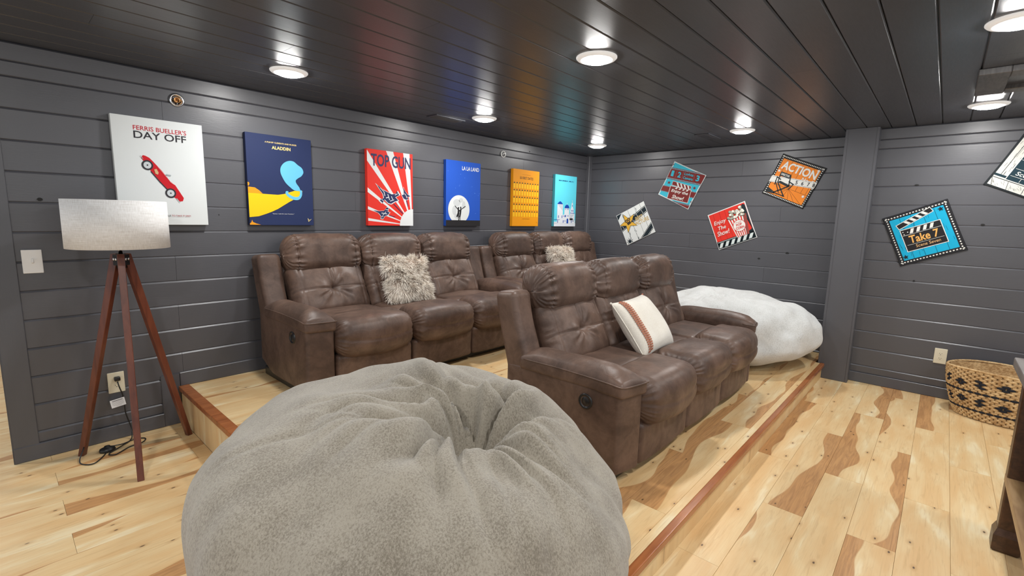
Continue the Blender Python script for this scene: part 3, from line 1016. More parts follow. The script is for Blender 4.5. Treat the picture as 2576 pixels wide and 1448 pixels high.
# ================================================================== CEILING LIGHTS
def make_light():
    root = empty('ceiling_light')
    pr = [(0.102, 0.0), (0.102, -0.004), (0.096, -0.010), (0.080, -0.015), (0.070, -0.016), (0.068, -0.010), (0.0, -0.010)]
    v, f = lathe(pr, 40)
    put('trim_ring', mesh('trim_ring', v, f, True), M['trimring'], root)
    pr = [(0.068, -0.012), (0.066, -0.018), (0.055, -0.023), (0.035, -0.026), (0.0, -0.027)]
    v, f = lathe(pr, 32)
    put('lens', mesh('lens', v, f, True), M['lens'], root)
    return root
lights = [((-4.11, -0.63), 'round white ceiling light above the white red-car poster'),
          ((-2.52, -0.62), 'round white ceiling light above the blue moon poster'),
          ((-0.765, -0.60), 'small far ceiling light tucked into the corner by the light blue poster'),
          ((-3.23, -2.15), 'large round ceiling light in the middle of the ceiling above the front sofa'),
          ((-0.815, -2.12), 'round ceiling light in front of the orange director chair print'),
          ((-0.885, -3.66), 'round ceiling light near the right wall beside the wooden ceiling frame'),
          ((-2.60, -3.67), 'round ceiling light cut off by the upper right edge of the photo')]
L0 = make_light()
for i, ((x, y), lab) in enumerate(lights):
    o = L0 if i == 0 else copy_tree(L0)
    o.location = (x, y, ZC)
    tag(o, lab, 'ceiling light', 'round ceiling lights')
for x, y, where in ((-4.35, -3.67, 'just right of the camera'), (-5.6, -2.15, 'left of the camera'), (-6.0, -3.67, 'close behind the camera'),
                    (-6.1, 0.55, 'in the hall past the poster wall'), (-6.1, 1.75, 'in the hall, farthest from the camera'),
                    (-2.6, -5.1, 'over the far end of the table, last row'), (-4.35, -5.1, 'over the near end of the table, last row')):
    o = copy_tree(L0)  # extra fixtures out of view, put in to brighten room and hall
    o.location = (x, y, ZC)
    tag(o, 'unseen round ceiling light added for brightness, ' + where, 'ceiling light', 'round ceiling lights')

# ================================================================== CEILING VENTS
def vent(cx, cy, lab):
    root = empty('ceiling_vent', (cx, cy, ZC))
    hx, hy = 0.155, 0.068
    for (x0, x1, y0, y1) in ((-hx, hx, -hy, -hy + 0.016), (-hx, hx, hy - 0.016, hy), (-hx, -hx + 0.016, -hy + 0.016, hy - 0.016), (hx - 0.016, hx, -hy + 0.016, hy - 0.016)):
        put('frame', bbox_mesh('frame', x0, x1, y0, y1, -0.008, 0.0, 0.0015, 1), M['ceil'], root)
    put('backing', bbox_mesh('backing', -hx + 0.016, hx - 0.016, -hy + 0.016, hy - 0.016, -0.001, 0.002), M['dark'], root)
    for i in range(7):
        y = -hy + 0.022 + i * (2 * hy - 0.044) / 6
        v, f = box(-hx + 0.016, hx - 0.016, -0.0005, 0.0005, -0.0055, 0.0055)
        put('slat', mesh('slat', v, f), M['ceil'], root, mt((0, y, -0.005)) @ Matrix.Rotation(R(42), 4, 'X'))
    return tag(root, lab, 'vent', 'ceiling air vents')
vent(-2.70, -0.35, 'charcoal slatted ceiling vent above the red and white rayed poster')
vent(-0.685, -1.77, 'charcoal slatted ceiling vent near the teal and maroon print')

# wooden frame on the ceiling at the right edge
M['framewood'] = wood('painted rough timber', (0.13, 0.125, 0.125), (0.055, 0.052, 0.053), 0.4, (14, 70, 14))
fr = empty('ceiling_frame', (-1.62, -3.86, ZC))
for (x0, x1, y0, y1) in ((-0.26, 0.26, 0.16, 0.28), (-0.26, 0.26, -0.28, -0.16), (-0.26, -0.15, -0.16, 0.16), (0.15, 0.26, -0.16, 0.16)):
    put('frame_board', bbox_mesh('frame_board', x0, x1, y0, y1, -0.032, 0.0, 0.003, 1), M['framewood'], fr)
put('panel', bbox_mesh('panel', -0.15, 0.15, -0.16, 0.16, -0.008, 0.0), M['ceil'], fr)
tag(fr, 'rough dark timber frame fixed to the ceiling at the right edge', 'frame')

# ================================================================== TRIPOD LAMP
LC = Vector((-4.907, -0.333, 0.0))
lamp = empty('floor_lamp', LC)
def shade_mesh(r, z0, z1, seg=64):
    bm = bmesh.new()
    uvl = bm.loops.layers.uv.new('UVMap')
    rings = []
    for (rr_, z) in ((r, z0), (r * 0.992, z1), (r * 0.992 - 0.003, z1), (r - 0.003, z0)):
        rings.append([bm.verts.new((rr_ * math.cos(2 * math.pi * i / seg), rr_ * math.sin(2 * math.pi * i / seg), z)) for i in range(seg)])
    for k in range(4):
        a, b_ = rings[k], rings[(k + 1) % 4]
        for i in range(seg):
            j = (i + 1) % seg
            fc = bm.faces.new((a[i], a[j], b_[j], b_[i]))
            fc.smooth = k in (0, 2)
            us = (i / seg, (i + 1) / seg, (i + 1) / seg, i / seg)
            vs = ((0, 0, 1, 1) if k == 0 else (1, 1, 0, 0))
            for lp, uu, v_ in zip(fc.loops, us, vs):
                lp[uvl].uv = (uu, v_)
    me = bpy.data.meshes.new('lamp_shade')
    bm.to_mesh(me); bm.free()
    return me
sh = put('lamp_shade', shade_mesh(0.218, 1.168, 1.412), M['linen'], lamp)
for a in (0.4, 0.4 + 2 * math.pi / 3, 0.4 + 4 * math.pi / 3):
    v, f = tube([(0, 0, 1.395), (0.213 * math.cos(a), 0.213 * math.sin(a), 1.395)], 0.0025, 6)
    put('spider_arm', mesh('spider_arm', v, f, True), M['blackmetal'], sh)
v, f = tube([(0, 0, 1.12), (0, 0, 1.27)], 0.009, 12)
put('stem', mesh('stem', v, f, True), M['chrome'], lamp)
v, f = lathe([(0.0, 1.262), (0.016, 1.265), (0.018, 1.30), (0.03, 1.33), (0.034, 1.355), (0.026, 1.385), (0.0, 1.395)], 20)
put('bulb', mesh('bulb', v, f, True), M['porcelain'], lamp)
feet = [(-5.129, -0.119), (-4.960, -0.651), (-4.648, -0.235)]
for (fx, fy) in feet:
    d = Vector((fx - LC.x, fy - LC.y, 0))
    L = d.length
    d.normalize()
    t = Vector((-d.y, d.x, 0))
    top = d * 0.022 + Vector((0, 0, 1.135))
    bot = d * L + Vector((0, 0, 0.0))
    V = []
    for p, w1, w2 in ((bot, 0.016, 0.010), (top, 0.0175, 0.014)):
        for a, b_ in ((-1, -1), (1, -1), (1, 1), (-1, 1)):
            q = p + t * (w1 * a * 0.9) + d * (w2 * b_ * 1.4)
            V.append(q)
    me = mesh('leg', V, [(3, 2, 1, 0), (4, 5, 6, 7), (0, 1, 5, 4), (1, 2, 6, 5), (2, 3, 7, 6), (3, 0, 4, 7)])
    bm = bmesh.new(); bm.from_mesh(me); bmesh.ops.bevel(bm, geom=list(bm.edges), offset=0.002, segments=1, affect='EDGES'); bm.to_mesh(me); bm.free()
    put('leg', me, M['legwood'], lamp)
    # bracket plate with a bolt beside each leg top
    ang = math.atan2(d.y, d.x) + math.pi / 3
    e = Vector((math.cos(ang), math.sin(ang), 0))
    et = Vector((-e.y, e.x, 0))
    rm = Matrix((et, Vector((0, 0, 1)), e)).transposed().to_4x4()
    rm.translation = e * 0.026 + Vector((0, 0, 1.103))
    br = put('bracket', bbox_mesh('bracket', -0.024, 0.024, -0.028, 0.028, -0.003, 0.003, 0.001, 1), M['blackmetal'], lamp, rm)
    for sx in (-0.011, 0.011):
        v, f = lathe([(0.007, 0.002), (0.007, 0.005), (0.004, 0.007), (0.0, 0.007)], 14)
        put('bolt', mesh('bolt', v, f, True), M['chrome'], br, mt((sx, 0.004, 0)))
v, f = tube([(0, 0, 1.06), (0, 0, 1.135)], 0.022, 14)
put('hub', mesh('hub', v, f, True), M['blackmetal'], lamp)
# cord: along the left leg, over the floor through a foot switch, up to the wall outlet
def rel(x, y, z):
    return (x - LC.x, y - LC.y, z)
f0 = Vector(rel(-5.129, -0.119, 0))
d0 = Vector((f0.x, f0.y, 0)).normalized()
t0_ = Vector((d0.y, -d0.x, 0)) if d0.y * 1.0 > 0 else Vector((-d0.y, d0.x, 0))
c1 = [(d0 * 0.022 + Vector((0, 0, 1.09))) * (1 - s) + (f0 + Vector((0, 0, 0.04))) * s + t0_ * (0.0205 + 0.002 * math.sin(s * 14)) for s in np.linspace(0.04, 0.97, 12)]
c1 += [Vector(rel(-5.125, -0.16, 0.05)), Vector(rel(-5.150, -0.23, 0.006)), Vector(rel(-5.10, -0.29, 0.006)), Vector(rel(-5.04, -0.20, 0.006)), Vector(rel(-5.03, -0.16, 0.016))]
v, f = tube(spline(c1, 6), 0.0032, 6)
put('cord', mesh('cord', v, f, True), M['black'], lamp)
c2 = [rel(-5.02, -0.13, 0.016), rel(-4.95, -0.115, 0.005), rel(-4.885, -0.09, 0.005), rel(-4.845, -0.12, 0.005), rel(-4.865, -0.17, 0.006), rel(-4.93, -0.19, 0.006), rel(-5.00, -0.245, 0.006),
      rel(-5.025, -0.21, 0.006), rel(-4.955, -0.15, 0.010), rel(-4.905, -0.085, 0.010), rel(-4.895, -0.045, 0.06), rel(-4.913, -0.037, 0.16), rel(-4.917, -0.036, 0.26), rel(-4.932, -0.037, 0.335), rel(-4.934, -0.025, 0.358)]
v, f = tube(spline(c2, 8), 0.0032, 6)
put('cord', mesh('cord', v, f, True), M['black'], lamp)
v, f = lathe([(0.036, 0.001), (0.038, 0.008), (0.034, 0.018), (0.024, 0.023), (0.014, 0.024), (0.013, 0.032), (0.0, 0.033)], 24, 1.0, 0.8)
put('foot_switch', mesh('foot_switch', v, f, True), M['black'], lamp, mt(rel(-5.025, -0.155, 0.001)))
pg = put('plug', bbox_mesh('plug', -0.014, 0.014, -0.010, 0.014, 0.0, 0.026, 0.004, 2, True), M['black'], lamp, mt(rel(-4.934, -0.0075, 0.372), ROT_BACK))
tg = put('paper_tag', bbox_mesh('paper_tag', -0.034, 0.034, -0.024, 0.024, -0.0003, 0.0003), M['paper'], lamp, mt(rel(-4.944, -0.045, 0.236), ROT_BACK, R(8)))
for k in range(7):
    wd = (0.05, 0.056, 0.056, 0.053, 0.056, 0.05, 0.03)[k]
    put('tag_line', bbox_mesh('tag_line', -wd / 2, wd / 2, -0.0008 if k else -0.0015, 0.0008 if k else 0.0015, 0, 0.0002), M['black'] if k == 0 else ink((0.35, 0.35, 0.36)), tg, mt((0, 0.016 - k * 0.0055, 0.0004)))
tag(lamp, 'tripod floor lamp with white linen drum shade and reddish brown legs', 'lamp')

# ================================================================== OUTLETS AND SWITCH
def plate(name, loc, rot, material, wdt=0.078, hgt=0.124):
    root = empty(name, loc, rot)
    put('cover_plate', bbox_mesh('cover_plate', -wdt / 2, wdt / 2, -hgt / 2, hgt / 2, 0.0, 0.0065, 0.003, 2, False), material, root)
    return root
def outlet(loc, rot, label, grp_):
    r_ = plate('wall_outlet', loc, rot, M['ivory'])
    for sy in (-0.0195, 0.0195):
        v, f = lathe([(0.0165, 0.006), (0.0165, 0.0078), (0.0, 0.0078)], 24, 1.0, 0.86)
        so = put('socket', mesh('socket', v, f), M['ivory'], r_, mt((0, sy, 0)))
        for (x0, x1, y0, y1) in ((-0.0075, -0.0055, -0.001, 0.0075), (0.0055, 0.0075, 0.0, 0.0070), (-0.0022, 0.0022, -0.0085, -0.0045)):
            put('slot', bbox_mesh('slot', x0, x1, y0, y1, 0.0070, 0.0080), M['dark'], so)
    v, f = lathe([(0.003, 0.006), (0.003, 0.0075), (0.0, 0.0080)], 10)
    put('screw', mesh('screw', v, f), M['ivory'], r_)
    return tag(r_, label, 'outlet', grp_)
outlet((-4.9375, -0.0005, 0.349), ROT_BACK, 'ivory wall outlet behind the tripod lamp with a black plug in it', 'wall outlets')
outlet((XW2 - 0.0005, -3.632, 0.346), ROT_RIGHT, 'ivory wall outlet above the woven basket', 'wall outlets')
sw = plate('light_switch', (-5.2255, -0.0005, 1.084), ROT_BACK, M['white_plastic'])
put('toggle', bbox_mesh('toggle', -0.0045, 0.0045, -0.011, 0.011, 0.0, 0.016, 0.002, 1), M['white_plastic'], sw, mt((0, 0.0, 0.004)) @ Matrix.Rotation(R(-22), 4, 'X'))
put('toggle_surround', bbox_mesh('toggle_surround', -0.006, 0.006, -0.0135, 0.0135, 0.0, 0.0072), M['white_plastic'], sw)
for sy in (-0.03, 0.03):
    v, f = lathe([(0.003, 0.006), (0.003, 0.0072), (0.0, 0.0076)], 10)
    put('screw', mesh('screw', v, f), M['white_plastic'], sw, mt((0, sy, 0)))
tag(sw, 'white toggle light switch on the charcoal wall left of the lamp', 'light switch')

# bare lamp sockets on the poster wall
def lampholder(x, z, r, label, brass):
    root = empty('lamp_socket', (x, 0.0, z), ROT_BACK)
    pr = [(r, 0.0), (r, 0.006), (r * 0.86, 0.011), (r * 0.72, 0.010), (r * 0.62, 0.004)]
    v, f = lathe(pr, 32)
    put('rim', mesh('rim', v, f, True), M['porcelain'] if not brass else M['chrome'], root)
    v, f = lathe([(r * 0.62, 0.006), (r * 0.55, -0.002), (0.0, -0.002)], 24)
    put('cup', mesh('cup', v, f, True), M['dark'] if not brass else M['chrome'], root)
    v, f = lathe([(r * 0.42, 0.0), (r * 0.44, 0.012), (r * 0.30, 0.013), (r * 0.28, 0.002), (r * 0.10, 0.003), (r * 0.08, 0.010), (0, 0.011)], 18)
    put('contact', mesh('contact', v, f, True), M['brass'] if brass else M['chrome'], root)
    for k in range(3):
        a = 0.5 + k * 2.1
        v, f = box(-r * 0.1, r * 0.1, -r * 0.06, r * 0.06, 0.0, 0.014)
        put('clip', mesh('clip', v, f), M['chrome'], root, mt((math.cos(a) * r * 0.52, math.sin(a) * r * 0.52, 0)) @ Matrix.Rotation(a, 4, 'Z'))
    return tag(root, label, 'lamp socket', 'bare lamp sockets on the wall')
lampholder(-4.523, 2.029, 0.040, 'bare chrome lamp socket with brass inside above the red-car poster', True)
lampholder(-1.632, 2.030, 0.037, 'bare white-rimmed lamp socket high between the moon and orange posters', False)

# ================================================================== WOVEN BASKET
bk = empty('woven_basket', (-0.535, -4.045, 0.0))
NR = 24
def bprof(t):
    """t 0..1 up the side -> scale"""
    return 0.83 + 0.24 * math.sin(min(1.0, t * 0.75 + 0.06) * math.pi * 0.62)
SXB, SYB, HB = 0.205, 0.345, 0.355
blackrows = {}
cells_w, cells_b = [], []
NS = 92
for rI in range(NR):
    z = 0.006 + HB * (rI + 0.5) / NR
    s = bprof((rI + 0.5) / NR)
    for k in range(NS):
        if (k + rI) % 2:
            continue
        a0, a1 = 2 * math.pi * (k - 0.35) / NS, 2 * math.pi * (k + 1.35) / NS
        am = (a0 + a1) / 2
        q = []
        for a, bul in ((a0, -0.003), (am, 0.0075), (a1, -0.003)):
            rx_, ry_ = (SXB * s + bul), (SYB * s + bul)
            for dz in (-0.0080, 0.0, 0.0080):
                e = 0.0 if dz else 0.004
                q.append(((rx_ + e) * math.cos(a), (ry_ + e) * math.sin(a), z + dz))
        fcs = [(0, 3, 4, 1), (1, 4, 5, 2), (3, 6, 7, 4), (4, 7, 8, 5)]
        line = rI in (13, 4)
        sp_ = 2 * math.pi / 17
        dm = abs((am / sp_ + 0.5) % 1.0 - 0.5) * sp_
        mot = (rI in (16, 17, 18, 19, 7, 8, 9, 10)) and dm < (0.085 if rI in (17, 18, 8, 9) else 0.05)
        (cells_b if (line or mot) else cells_w).append((q, fcs))
V, Fc = join_parts(cells_w)
put('weave', mesh('weave', V, Fc, True), M['weave'], bk)['kind'] = 'stuff'
V, Fc = join_parts(cells_b)
put('black_pattern', mesh('black_pattern', V, Fc, True), M['weaveblack'], bk)['kind'] = 'stuff'
pr = [(0.0, 0.004), (0.80, 0.004)] + [(bprof(t) - 0.035, 0.006 + HB * t) for t in np.linspace(0, 1, 14)]
v, f = lathe([(r_, z_) for r_, z_ in pr], 64, SXB, SYB)
me = mesh('lining', v, f, True)
put('lining', me, M['weave'], bk)
s = bprof(1.0)
v, f = tube([(SXB * s * math.cos(a), SYB * s * math.sin(a), HB + 0.008 + 0.006 * math.sin(a * 3)) for a in np.linspace(0, 2 * math.pi, 65)], 0.008, 8, False)
put('rim', mesh('rim', v, f, True), M['weave'], bk)
tag(bk, 'oval woven seagrass basket with black star pattern on the floor by the wall', 'basket')

# ================================================================== DARK TABLE AT THE RIGHT EDGE
tb = empty('console_table', (-2.50, -3.86, 0.0))
TX0, TY1 = -1.75, -0.46     # local extents: long side runs towards the camera
for (lx, ly) in ((-0.035, -0.035), (-0.035, TY1 + 0.035), (TX0 + 0.035, -0.035), (TX0 + 0.035, TY1 + 0.035)):
    lg = put('leg', bbox_mesh('leg', -0.033, 0.033, -0.033, 0.033, 0.09, 0.79, 0.004, 1), M['darkwood'], tb, mt((lx, ly, 0)))
    bm = bmesh.new()
    prf = [(0.037, 0.0), (0.044, 0.010), (0.044, 0.075), (0.034, 0.105)]
    rings = [[bm.verts.new((sx * h_, sy * h_, z_)) for sx, sy in ((-1, -1), (1, -1), (1, 1), (-1, 1))] for h_, z_ in prf]
    for a, b_ in zip(rings[:-1], rings[1:]):
        for i in range(4):
            bm.faces.new((a[i], a[(i + 1) % 4], b_[(i + 1) % 4], b_[i]))
    bm.faces.new(rings[0][::-1]); bm.faces.new(rings[-1])
    me = bpy.data.meshes.new('foot_block'); bm.to_mesh(me); bm.free()
    put('foot_block', me, M['darkwood'], lg)
put('table_top', bbox_mesh('table_top', TX0 - 0.03, 0.045, TY1 - 0.03, 0.030, 0.79, 0.832, 0.005, 2), M['greywood'], tb)
put('shelf', bbox_mesh('shelf', TX0 + 0.01, -0.012, TY1 + 0.01, 0.0, 0.30, 0.335, 0.003, 1), M['shelfwood'], tb)
put('end_panel', bbox_mesh('end_panel', -0.048, -0.022, TY1 + 0.06, -0.06, 0.34, 0.62, 0.003, 1), M['darkwood'], tb)
put('apron', bbox_mesh('apron', TX0 + 0.06, -0.06, -0.045, -0.025, 0.70, 0.79, 0.002, 1), M['darkwood'], tb)
put('apron', bbox_mesh('apron', -0.045, -0.025, TY1 + 0.06, -0.06, 0.70, 0.79, 0.002, 1), M['darkwood'], tb)
put('apron', bbox_mesh('apron', TX0 + 0.06, -0.06, TY1 + 0.025, TY1 + 0.045, 0.70, 0.79, 0.002, 1), M['darkwood'], tb)
tag(tb, 'dark stained wooden table with grey top, cut off by the right edge', 'table')

# ================================================================== FLAT PRINTS (posters and pillow covers)
def text_geo(s, bold=0.0, shear=0.0, spacing=1.0, align='CENTER'):
    cu = bpy.data.curves.new('t', 'FONT')
    cu.body = s
    cu.align_x = align
    cu.offset = bold
    cu.shear = shear
    cu.space_character = spacing
    cu.resolution_u = 3
    o = bpy.data.objects.new('t', cu)
    COL.objects.link(o)
    bpy.context.view_layer.update()
    dg = bpy.context.evaluated_depsgraph_get()
    me = bpy.data.meshes.new_from_object(o.evaluated_get(dg))
    V = np.array([v.co[:] for v in me.vertices])
    Fc = [tuple(p.vertices) for p in me.polygons]
    bpy.data.objects.remove(o)
    bpy.data.curves.remove(cu)
    bpy.data.meshes.remove(me)
    return V, Fc

class Print:
    """flat printed thing: local x right, y up, z out; unit coordinates (a, b) 0..1 from lower left"""
    def __init__(s, root, w_, h_, z):
        s.root, s.w, s.h, s.z, s.k = root, w_, h_, z, 0
    def P(s, a, b_):
        return ((a - 0.5) * s.w, (b_ - 0.5) * s.h)
    def poly(s, polys, colr, name='printed_artwork', clip=True):
        s.k += 1
        z = s.z + 0.0004 * s.k
        bm = bmesh.new()
        for pg_ in polys:
            if clip:
                pg_ = clip01(pg_)
            if len(pg_) < 3:
                continue
            vs = [bm.verts.new((*s.P(a, b_), z)) for a, b_ in pg_]
            fc = bm.faces.new(vs)
            fc.normal_update()
            if fc.normal.z < 0:
                fc.normal_flip()
        bmesh.ops.triangulate(bm, faces=list(bm.faces))
        me = bpy.data.meshes.new(name)
        bm.to_mesh(me); bm.free()
        return put(name, me, ink(colr), s.root)
    def each(s, polys, colr, name='printed_artwork'):
        k0 = s.k
        for pg_ in polys:
            s.k = k0
            s.poly([pg_], colr, name)
    def text(s, st_, a0, a1, b0, b1, colr, bold=0.0, shear=0.0, ang=0.0, spacing=1.0, name='lettering'):
        """fit the text into the box a0..a1, b0..b1 (unit coordinates), turned by ang about the box centre"""
        s.k += 1
        V, Fc = text_geo(st_, bold, shear, spacing)
        mn, mx = V.min(0), V.max(0)
        cx, cy = s.P((a0 + a1) / 2, (b0 + b1) / 2)
        W_, H_ = (a1 - a0) * s.w, (b1 - b0) * s.h
        x = ((V[:, 0] - mn[0]) / (mx[0] - mn[0]) - 0.5) * W_
        y = ((V[:, 1] - mn[1]) / (mx[1] - mn[1]) - 0.5) * H_
        c_, s_ = math.cos(ang), math.sin(ang)
        Vn = np.stack([cx + x * c_ - y * s_, cy + x * s_ + y * c_, np.full(len(x), s.z + 0.0004 * s.k)], 1)
        return put(name, mesh(name, Vn, Fc), ink(colr), s.root)

def clip01(pg_):
    for ax, lim, sg in ((0, 0.0, 1), (0, 1.0, -1), (1, 0.0, 1), (1, 1.0, -1)):
        out = []
        for i in range(len(pg_)):
            p, q = pg_[i], pg_[(i + 1) % len(pg_)]
            ip, iq = (p[ax] - lim) * sg >= -1e-9, (q[ax] - lim) * sg >= -1e-9
            if ip:
                out.append(p)
            if ip != iq:
                t = (lim - p[ax]) / (q[ax] - p[ax])
                out.append((p[0] + (q[0] - p[0]) * t, p[1] + (q[1] - p[1]) * t))
        pg_ = out
        if len(pg_) < 3:
            return []
    return pg_

def circ(a, b_, ra, rb, n=28, t0=0, t1=2 * math.pi):
    return [(a + ra * math.cos(t0 + (t1 - t0) * i / n), b_ + rb * math.sin(t0 + (t1 - t0) * i / n)) for i in range(n if t1 - t0 > 6.2 else n + 1)]
def rect(a0, a1, b0, b1):
    return [(a0, b0), (a1, b0), (a1, b1), (a0, b1)]
def star(a, b_, r0, r1, n=5, rot=0.0, asp=1.0):
    return [(a + (r0 if i % 2 == 0 else r1) * math.sin(rot + math.pi * i / n), b_ + asp * (r0 if i % 2 == 0 else r1) * math.cos(rot + math.pi * i / n)) for i in range(2 * n)]
def turn(polys, ang, c=(0.5, 0.5), asp=1.0):
    co, si = math.cos(ang), math.sin(ang)
    out = []
    for pg_ in polys:
        out.append([(c[0] + (a - c[0]) * co - (b_ - c[1]) * asp * si, c[1] + ((a - c[0]) * si + (b_ - c[1]) * asp * co) / asp) for a, b_ in pg_])
    return out
def bar(p, q, wd):
    d = Vector((q[0] - p[0], q[1] - p[1])).normalized() * wd / 2
    n_ = Vector((-d.y, d.x))
    return [(p[0] + n_.x, p[1] + n_.y), (p[0] - n_.x, p[1] - n_.y), (q[0] - n_.x, q[1] - n_.y), (q[0] + n_.x, q[1] + n_.y)]

CW, CH, CT = 0.445, 0.615, 0.038
def canvas(x, label, colr, side_col=None):
    root = empty('wall_poster', (x, 0.0, 1.587), ROT_BACK)
    put('canvas', bbox_mesh('canvas', -CW / 2, CW / 2, -CH / 2, CH / 2, 0.001, CT, 0.002, 2), ink(colr), root)
    tag(root, label, 'poster', 'canvas posters on the charcoal wall')
    return Print(root, CW, CH, CT)

# 1: red car on white
RED, INK, WHITE = srgb(205, 22, 36), srgb(52, 50, 56), srgb(232, 235, 236)
p = canvas(-4.6315, 'white canvas poster with a red car, the largest and nearest the lamp', srgb(226, 231, 232))
p.text("FERRIS BUELLER'S", 0.223, 0.806, 0.880, 0.923, srgb(190, 30, 50), 0.012)
p.text('DAY OFF', 0.223, 0.800, 0.805, 0.872, INK, 0.012)
p.poly([[(0.28, 0.628), (0.302, 0.654), (0.327, 0.65), (0.368, 0.634), (0.406, 0.602), (0.492, 0.522), (0.542, 0.465), (0.589, 0.411), (0.632, 0.39), (0.661, 0.35), (0.722, 0.267), (0.709, 0.237), (0.673, 0.231), (0.637, 0.255), (0.594, 0.281), (0.53, 0.353), (0.47, 0.407), (0.375, 0.509), (0.302, 0.603)]], RED)
p.poly([bar((0.372, 0.508), (0.47, 0.405), 0.012), bar((0.468, 0.409), (0.53, 0.351), 0.012), bar((0.528, 0.354), (0.594, 0.281), 0.012)], INK)
p.poly([circ(0.341, 0.564, 0.062, 0.047), circ(0.574, 0.310, 0.062, 0.047)], INK)
p.poly([circ(0.341, 0.564, 0.042, 0.032), circ(0.574, 0.310, 0.042, 0.032)], srgb(205, 212, 216))
p.poly([circ(0.341, 0.564, 0.009, 0.007), circ(0.574, 0.310, 0.009, 0.007)], INK)
p.poly([[(0.409, 0.527), (0.436, 0.535), (0.456, 0.501), (0.447, 0.481), (0.42, 0.489)]], srgb(214, 178, 130))
p.poly([bar((0.535, 0.487), (0.592, 0.480), 0.012), bar((0.635, 0.262), (0.672, 0.222), 0.007), bar((0.273, 0.647), (0.30, 0.62), 0.006)], srgb(170, 178, 182))
p.poly([bar((0.45, 0.555), (0.54, 0.462), 0.004), bar((0.575, 0.42), (0.60, 0.405), 0.008)], srgb(235, 120, 120))
p.text('LE', 0.520, 0.555, 0.083, 0.098, INK, 0.008)
p.text('TO TAKE IT EASY.', 0.563, 0.795, 0.083, 0.098, srgb(170, 40, 55), 0.008)

# 2: navy with a golden lamp and a plume of blue smoke
NAVY, GOLD, SKYB = srgb(38, 50, 90), srgb(252, 205, 20), srgb(108, 196, 232)
p = canvas(-3.9395, 'navy canvas poster with a yellow oil lamp and blue smoke', NAVY)
CREAMY = srgb(238, 214, 140)
p.text('A FILM BY CLEMENTS AND MUSKER', 0.276, 0.762, 0.912, 0.928, CREAMY, 0.02)
p.text('ALADDIN', 0.375, 0.663, 0.848, 0.884, CREAMY, 0.03)
p.poly([[(0.0, 0.42), (0.099, 0.414), (0.16, 0.385), (0.207, 0.352), (0.0, 0.345)], [(0.0, 0.47), (0.02, 0.466), (0.025, 0.45), (0.012, 0.43), (0, 0.43)], [(0.0, 0.005), (0.16, 0.005), (0.09, 0.02), (0.045, 0.035), (0.035, 0.06), (0.02, 0.03), (0.0, 0.02)]], srgb(240, 160, 30))
p.poly([[(0.0, 0.352), (0.207, 0.349), (0.436, 0.345), (0.53, 0.358), (0.618, 0.381), (0.703, 0.401), (0.831, 0.398), (0.753, 0.326), (0.611, 0.271), (0.425, 0.185), (0.33, 0.152), (0.247, 0.128), (0.133, 0.099), (0.0, 0.088)]], GOLD)
plume = [(0.80, 0.400), (0.775, 0.445), (0.735, 0.485), (0.725, 0.520), (0.765, 0.548), (0.82, 0.575), (0.855, 0.62), (0.83, 0.668), (0.765, 0.700), (0.70, 0.735), (0.62, 0.735), (0.545, 0.705), (0.497, 0.655), (0.49, 0.60), (0.515, 0.548), (0.565, 0.485), (0.635, 0.437), (0.70, 0.405)]
p.poly([[tuple(q)[:2] for q in spline([(a, b_, 0) for a, b_ in plume + plume[:1]], 4)][:-1]], SKYB)
ribbon = [(0.60, 0.385), (0.57, 0.375), (0.60, 0.345), (0.68, 0.315), (0.76, 0.318), (0.80, 0.36), (0.80, 0.41)]
rb = spline([(a, b_, 0) for a, b_ in ribbon], 5)
lo_, hi_ = [], []
for i in range(len(rb)):
    t_ = (rb[min(i + 1, len(rb) - 1)] - rb[max(i - 1, 0)]).normalized()
    hw_ = 0.018 * min(1.0, 0.25 + i / 6)
    lo_.append((rb[i].x - t_.y * hw_, rb[i].y + t_.x * hw_))
    hi_.append((rb[i].x + t_.y * hw_, rb[i].y - t_.x * hw_))
p.poly([lo_ + hi_[::-1]], SKYB)
p.text('"Genie, I wish for your freedom."', 0.337, 0.679, 0.122, 0.137, srgb(225, 225, 225), 0.0)
p.poly([bar((0.90, 0.085), (0.91, 0.045), 0.009), bar((0.91, 0.045), (0.955, 0.075), 0.006), bar((0.905, 0.072), (0.93, 0.062), 0.006)], srgb(225, 205, 150))

